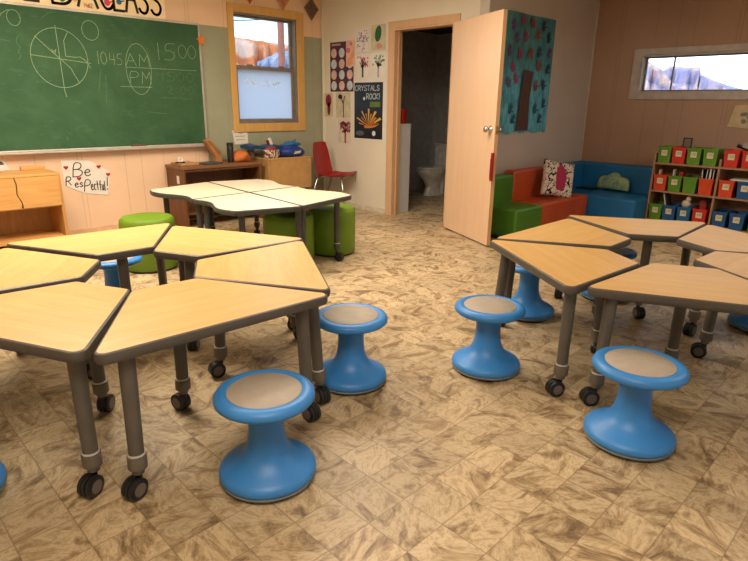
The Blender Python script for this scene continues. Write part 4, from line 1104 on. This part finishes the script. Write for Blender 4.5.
row = [[('green', 1, 2.235), ('red', 1, 2.090), ('green', 1, 1.943), ('green', 1, 1.787), ('red', 1, 1.595), ('red', 1, 1.435), ('green', 1, 1.27), ('red', 1, 1.11)],
       [('orange', 1, 2.235), ('green', 1, 2.085), ('green', 0, 1.935), ('orange', 0, 1.782), ('orange', 1, 1.592), ('blue', 1, 1.425), ('blue', 1, 1.265), ('green', 1, 1.10)],
       [('green', 1, 2.236), ('blue', 1, 2.095), ('teal', 1, 1.945), ('red', 1, 1.79), ('blue', 1, 1.60), ('blue', 1, 1.44), ('green', 0, 1.27), ('red', 1, 1.10)]]
RN = ['top', 'middle', 'bottom']
ON = ['first', 'second', 'third', 'fourth', 'fifth', 'sixth', 'seventh', 'eighth']
for r in range(3):
    for i, (cn, lab, y) in enumerate(row[r]):
        if i > 6: continue
        place_bin(cn, lab, y, 2 - r, '%s storage bin%s, %s from the left in the %s shelf row' % (cn, '' if lab else ' without label', ON[i], RN[r]))
# odds and ends in and on the bins
zt = ZS[2] + .1762
t = thing('picture_frame', 'small dark picture frame standing among the green and red top bins', 'picture frame', (SX + .05, 2.04, zt - .01))
bm = bm_new(); 
box(bm, 0, .012, -.045, -.033, 0, .105); box(bm, 0, .012, .033, .045, 0, .105); box(bm, 0, .012, -.033, .033, 0, .012); box(bm, 0, .012, -.033, .033, .093, .105); obj('frame', bm, M['black'], t, .002)
B('photo', (.005, .009, -.033, .033, .012, .093), col('grey_photo', (120, 100, 90)), t)
t = thing('black_card_pack', 'small black and silver packet lying tilted on the red top bins', 'packet', (SX + .06, 1.53, zt + .016)); t.rotation_euler = (.35, .25, .3)
B('packet_body', (-.04, .04, -.055, .055, 0, .022), M['black'], t, .004); B('silver_panel', (-.041, -.039, -.05, .01, .002, .05), col('silver_foil', (150, 146, 140), .3), t)
zm = ZS[1]
def book(name, label, x, y, z, w, d, h, c, cm, tilt=0, group=None):
    t = thing(name, label, 'book', (x, y, z)); t.rotation_euler = (tilt, 0, 0)
    if group: t['group'] = group
    B('cover', (0, d, -w / 2, w / 2, 0, h), col(c, cm), t, .002); B('pages', (-.001, d - .004, -w / 2 + .003, w / 2 - .003, .004, h + .0012), M['paper'], t)
    return t
book('thin_book', 'pale grey-blue thin book standing in the orange bin left of the divider', SX + .04, 1.80, zm + .015, .012, .18, .25, 'grey_blue_cover', (130, 140, 156), .02)
book('thin_book', 'black thin book standing in the orange bin, right of the pale one', SX + .04, 1.765, zm + .015, .022, .18, .255, 'black_cover', (30, 28, 30), .0)
book('thin_book', 'dark green book leaning left in the orange bin of the middle row', SX + .04, 1.825, zm + .02, .015, .18, .235, 'dark_green_cover', (32, 50, 40), -.18 + .1)
book('thin_book', 'dark slate book nearest the divider in the orange bin', SX + .04, 1.735, zm + .015, .014, .18, .25, 'slate_cover', (60, 64, 70), 0)
t = tag(B('paper_bundle', (SX + .02, SX + .20, 1.35, 1.57, zm + .1715, zm + .186), M['paper'], None, .002), 'flat bundle of white paper lying across the middle row bins right of the divider', 'papers')
t = tag(B('red_scissors_box', (SX + .03, SX + .1, 2.02, 2.06, zm + .01, zm + .215), M['redbox'], None, .004), 'thin red marker box sticking up in the labelled middle green bin', 'box')
t = tag(B('white_card', (SX + .03, SX + .1, 2.115, 2.125, zm + .012, zm + .235), M['paper'], None, .001), 'white card sticking up at the left of the labelled middle green bin', 'card')
t = tag(B('pink_card', (SX + .03, SX + .1, 2.255, 2.27, zm + .012, zm + .22), col('pink_card', (216, 170, 150)), None, .001), 'pale pink card sticking up in the middle row leftmost orange bin', 'card')
zb = ZS[0]
book('folder', 'grey folder leaning out of the bottom row blue bin', SX + .05, 2.12, zb + .02, .016, .16, .27, 'grey_folder', (104, 100, 96), -.25)
t = thing('plush_toy', 'small white plush animal peeking from the bottom row teal bin', 'toy', (SX + .06, 1.95, zb + .17))
bm = bm_new(); blob(bm, (0, 0, .03), (.035, .045, .045), 2, .05, 16); blob(bm, (-.005, -.02, .085), (.028, .028, .03), 4, .05, 14); obj('plush_body', bm, col('cream_plush', (216, 196, 176), .9), t, smooth=True)
bm = bm_new(); blob(bm, (-.01, -.038, .115), (.008, .01, .02), 5, .05, 10); blob(bm, (0, -.002, .118), (.008, .01, .02), 6, .05, 10); obj('ear', bm, col('dusky_plush', (150, 120, 110), .9), t, smooth=True)
t = thing('red_craft_box', 'red craft pieces heaped in the bottom row red bin', 'craft supplies', (SX + .04, 1.79, zb + .12)); 
bm = bm_new(); 
for i in range(4): box(bm, .01 + i * .03, .03 + i * .03, -.04 + i * .012, .02 + i * .01, 0, .10 + .012 * i)
obj('craft_pieces', bm, col('crimson_card', (150, 30, 30)), t, .002)

# ------------------------------------------------------------------ outside
bm = bm_new(); box(bm, -700, 700, -700, 700, -1.2, -1.0); struct('ground', bm, plain('dry_ground', (176, 150, 120), .9, scale=.05, var=.1))
def ridge(name, label, prof, dist, depth, mat, foot=0.0, cat='hill', jag=0, seed=1):
    """prof: list of (azimuth deg, slope); a solid ridge with sloping front and plateau behind"""
    rr = random.Random(seed); bm = bm_new(); rings = []
    pts = []
    for (a, s), (a2, s2) in zip(prof, prof[1:]):
        n = max(2, int(abs(a2 - a) / .25))
        for i in range(n): u = i / n; pts.append((a + (a2 - a) * u, s + (s2 - s) * u))
    pts.append(prof[-1])
    for a, s in pts:
        a = math.radians(a); s = s + rr.uniform(-jag, jag)
        def P(d, z): return (math.cos(a) * d, math.sin(a) * d, z)
        h = CAM_H + s * dist
        j = rr.uniform(-.03, .03) * dist
        rings.append([P(dist * 1.1, -1.0), P(dist * .80 + j, -1.0), P(dist * .90 + j, -1 + (h + 1) * .35), P(dist * .965 + j * .6, -1 + (h + 1) * .62), P(dist * .985 + j * .3, -1 + (h + 1) * .90), P(dist, h), P(dist * 1.05, h * .98), P(dist * 1.1, h * .9)])
    loft(bm, rings); return tag(obj(name, bm, mat), label, cat)
def rock(name, a, b, c, sc_):
    k = NT(name); v = k.coord((1, 1, 2.2)); f = k.noise(v, sc_, 6, .6, .6)
    k.l(k.ramp(f, [(.36, a), (.5, b), (.62, c)]), k.b.inputs['Base Color']); k.b.inputs['Roughness'].default_value = .95
    k.b.inputs['Specular IOR Level'].default_value = 0; return k.m
mesa_m = rock('mesa_lit_shaded_rock', (140, 132, 160), (168, 146, 158), (214, 176, 156), .05)  # lilac shade and pink sunlight mixed into the colour by noise
ridge('mesa', 'distant flat-topped mesa with painted lilac shade and pink sunlight seen through the right window', [(19.9, .052), (19.3, .0605), (18.2, .058), (17.05, .0575), (16.85, .0475), (15.9, .040), (14.5, .031), (13.0, .0245), (11, .02), (6, .012)], 420, 60, mesa_m, seed=3, jag=.0006)
ridge('rocky_hill', 'pink rocky hill in front of the left end of the mesa', [(24, .075), (21.4, .070), (20.6, .063), (19.9, .055), (19.5, .048), (18.9, .036), (18, .028), (16.5, .022), (14, .018)], 300, 40, rock('hill_lit_shaded_rock', (142, 130, 156), (186, 152, 150), (222, 188, 164), .06), seed=5, jag=.0008)  # same lilac shade and sunlit pink put into the colour
ridge('red_hillside', 'orange-red hillside seen through the upper sash of the back window', [(68, .11), (60, .1035), (56, .0955), (52.5, .0885), (48, .085), (44, .08)], 200, 40, rock('red_earth', (172, 92, 62), (188, 116, 78), (196, 160, 140), .06), seed=8, jag=.0006)
ridge('hill_shade_ridge', 'shaded part of the red hillside coloured blue-grey as a low slope beyond the window', [(56.4, .064), (55.6, .070), (54.6, .078), (53.4, .082), (51, .080), (47, .076)], 120, 30, rock('shaded_slope', (90, 102, 132), (118, 126, 150), (160, 156, 166), .2), seed=9, jag=.001)  # hillside shade put into the colour of a separate ridge
pl = math.radians(54.15)
t = thing('utility_pole', 'reddish utility pole beyond the back window', 'pole', (math.cos(pl) * 30, math.sin(pl) * 30, -1))
bm = bm_new(); tube(bm, (0, 0, 0), (0, 0, 9), .19, 14, .15); obj('pole_shaft', bm, plain('pole_wood', (150, 92, 80), .9), t, smooth='split')
bm = bm_new(); box(bm, -1.1, 1.1, -.06, .06, 8.1, 8.25); obj('crossarm', bm, plain('crossarm_wood', (150, 100, 84), .9), t)
def azp(deg, d, s): a = math.radians(deg); return (math.cos(a) * d, math.sin(a) * d, CAM_H + s * d)
bm = bm_new(); path(bm, [azp(62, 29, .121), azp(58, 29.5, .124), azp(54.15, 30, .129)], .022, 6); tag(obj('power_line', bm, M['black']), 'thin dark wire running to the pole beyond the back window', 'wire')
t = thing('parked_car', 'white parked car below the hill beyond the back window', 'car', azp(53.4, 60, .049)[:2] + (2.6,), math.radians(-30))
bm = bm_new(); poly(bm, [(-2.1, .3), (2.1, .3), (2.1, .95), (1.3, 1.05), (.8, 1.5), (-1.0, 1.5), (-1.6, 1.0), (-2.1, .95)], pY(0), -.8, .8); obj('car_body', bm, plain('white_car_paint', (230, 232, 240), .3), t, .05)
bm = bm_new(); poly(bm, [(-1.4, 1.02), (1.1, 1.02), (.72, 1.42), (-.95, 1.42)], pY(0), .8, .815); obj('side_windows', bm, col('car_glass', (50, 56, 70), .1), t)
for x in (-1.3, 1.3):
    bm = bm_new(); lathe(bm, [(.33, 0), (.33, .2)], 18, Matrix.Translation((x, -.65, .33)) @ Matrix.Rotation(PI / 2, 4, 'X')); obj('wheel', bm, M['black'], t)
# embankment that carries the car
bm = bm_new(); a = azp(53.4, 60, 0); box(bm, a[0] - 9, a[0] + 9, a[1] - 2, a[1] + 4, -1, 2.6); tag(obj('earth_bank', bm, plain('bank_earth', (196, 170, 160), .95)), 'low earth bank under the parked car beyond the window', 'bank')

# ------------------------------------------------------------------ light
w = bpy.data.worlds.new('sky'); sc.world = w; w.use_nodes = True; nt = w.node_tree
bg = nt.nodes['Background']; tc = nt.nodes.new('ShaderNodeTexCoord'); sp = nt.nodes.new('ShaderNodeSeparateXYZ'); rp = nt.nodes.new('ShaderNodeValToRGB')
nt.links.new(tc.outputs['Generated'], sp.inputs[0]); nt.links.new(sp.outputs[2], rp.inputs[0]); nt.links.new(rp.outputs[0], bg.inputs['Color'])
e = rp.color_ramp.elements; e[0].position = .08; e[0].color = lin((236, 240, 246)); e[1].position = .5; e[1].color = lin((196, 220, 240))
m_ = e.new(.14); m_.color = lin((112, 154, 160))
bg.inputs['Strength'].default_value = 4.5
def area(name, loc, rot, sx, sy, power, c, spread=PI):
    l = bpy.data.lights.new(name, 'AREA'); l.shape = 'RECTANGLE'; l.size = sx; l.size_y = sy; l.energy = power; l.color = lin(c)[:3]; l.spread = spread
    o = bpy.data.objects.new(name, l); C.objects.link(o); o.location = loc; o.rotation_euler = rot; return o
area('unseen_ceiling_light', (1.0, 4.0, ZC - .03), (0, 0, 0), 1.2, 1.2, 105, (255, 240, 220))
area('unseen_ceiling_light', (.2, .3, ZC - .03), (0, 0, 0), 1.2, 1.2, 50, (255, 240, 222))
area('unseen_ceiling_light', (2.9, 3.2, ZC - .03), (0, 0, 0), 1.2, 1.2, 62, (255, 242, 226))  # unseen light added to brighten the back half of the room
area('unseen_ceiling_light', (5.0, -.4, ZC - .03), (0, 0, 0), 1.2, 1.2, 34, (255, 242, 226))  # weaker unseen light added to lift the right side
s = bpy.data.lights.new('sun', 'SUN'); s.energy = 2.6; s.angle = .01; s.color = lin((255, 214, 180))[:3]
so = bpy.data.objects.new('sun', s); C.objects.link(so); so.rotation_euler = Vector((-.9, .12, .36)).to_track_quat('Z', 'Y').to_euler()

# ------------------------------------------------------------------ camera
cam = bpy.data.cameras.new('camera'); co = bpy.data.objects.new('camera', cam); C.objects.link(co)
cam.sensor_fit = 'HORIZONTAL'; cam.sensor_width = 36; cam.lens = 564.5 / 748 * 36; cam.clip_start = .05; cam.clip_end = 3000
R = Vector((.71228283, -.70177909, .01262068)); U = Vector((.20043483, .22060123, .95454752)); F = Vector((.67266563, .67737819, -.29779144))
mw = Matrix((( R.x, U.x, -F.x, 0), (R.y, U.y, -F.y, 0), (R.z, U.z, -F.z, CAM_H), (0, 0, 0, 1)))
co.matrix_world = mw
sc.camera = co
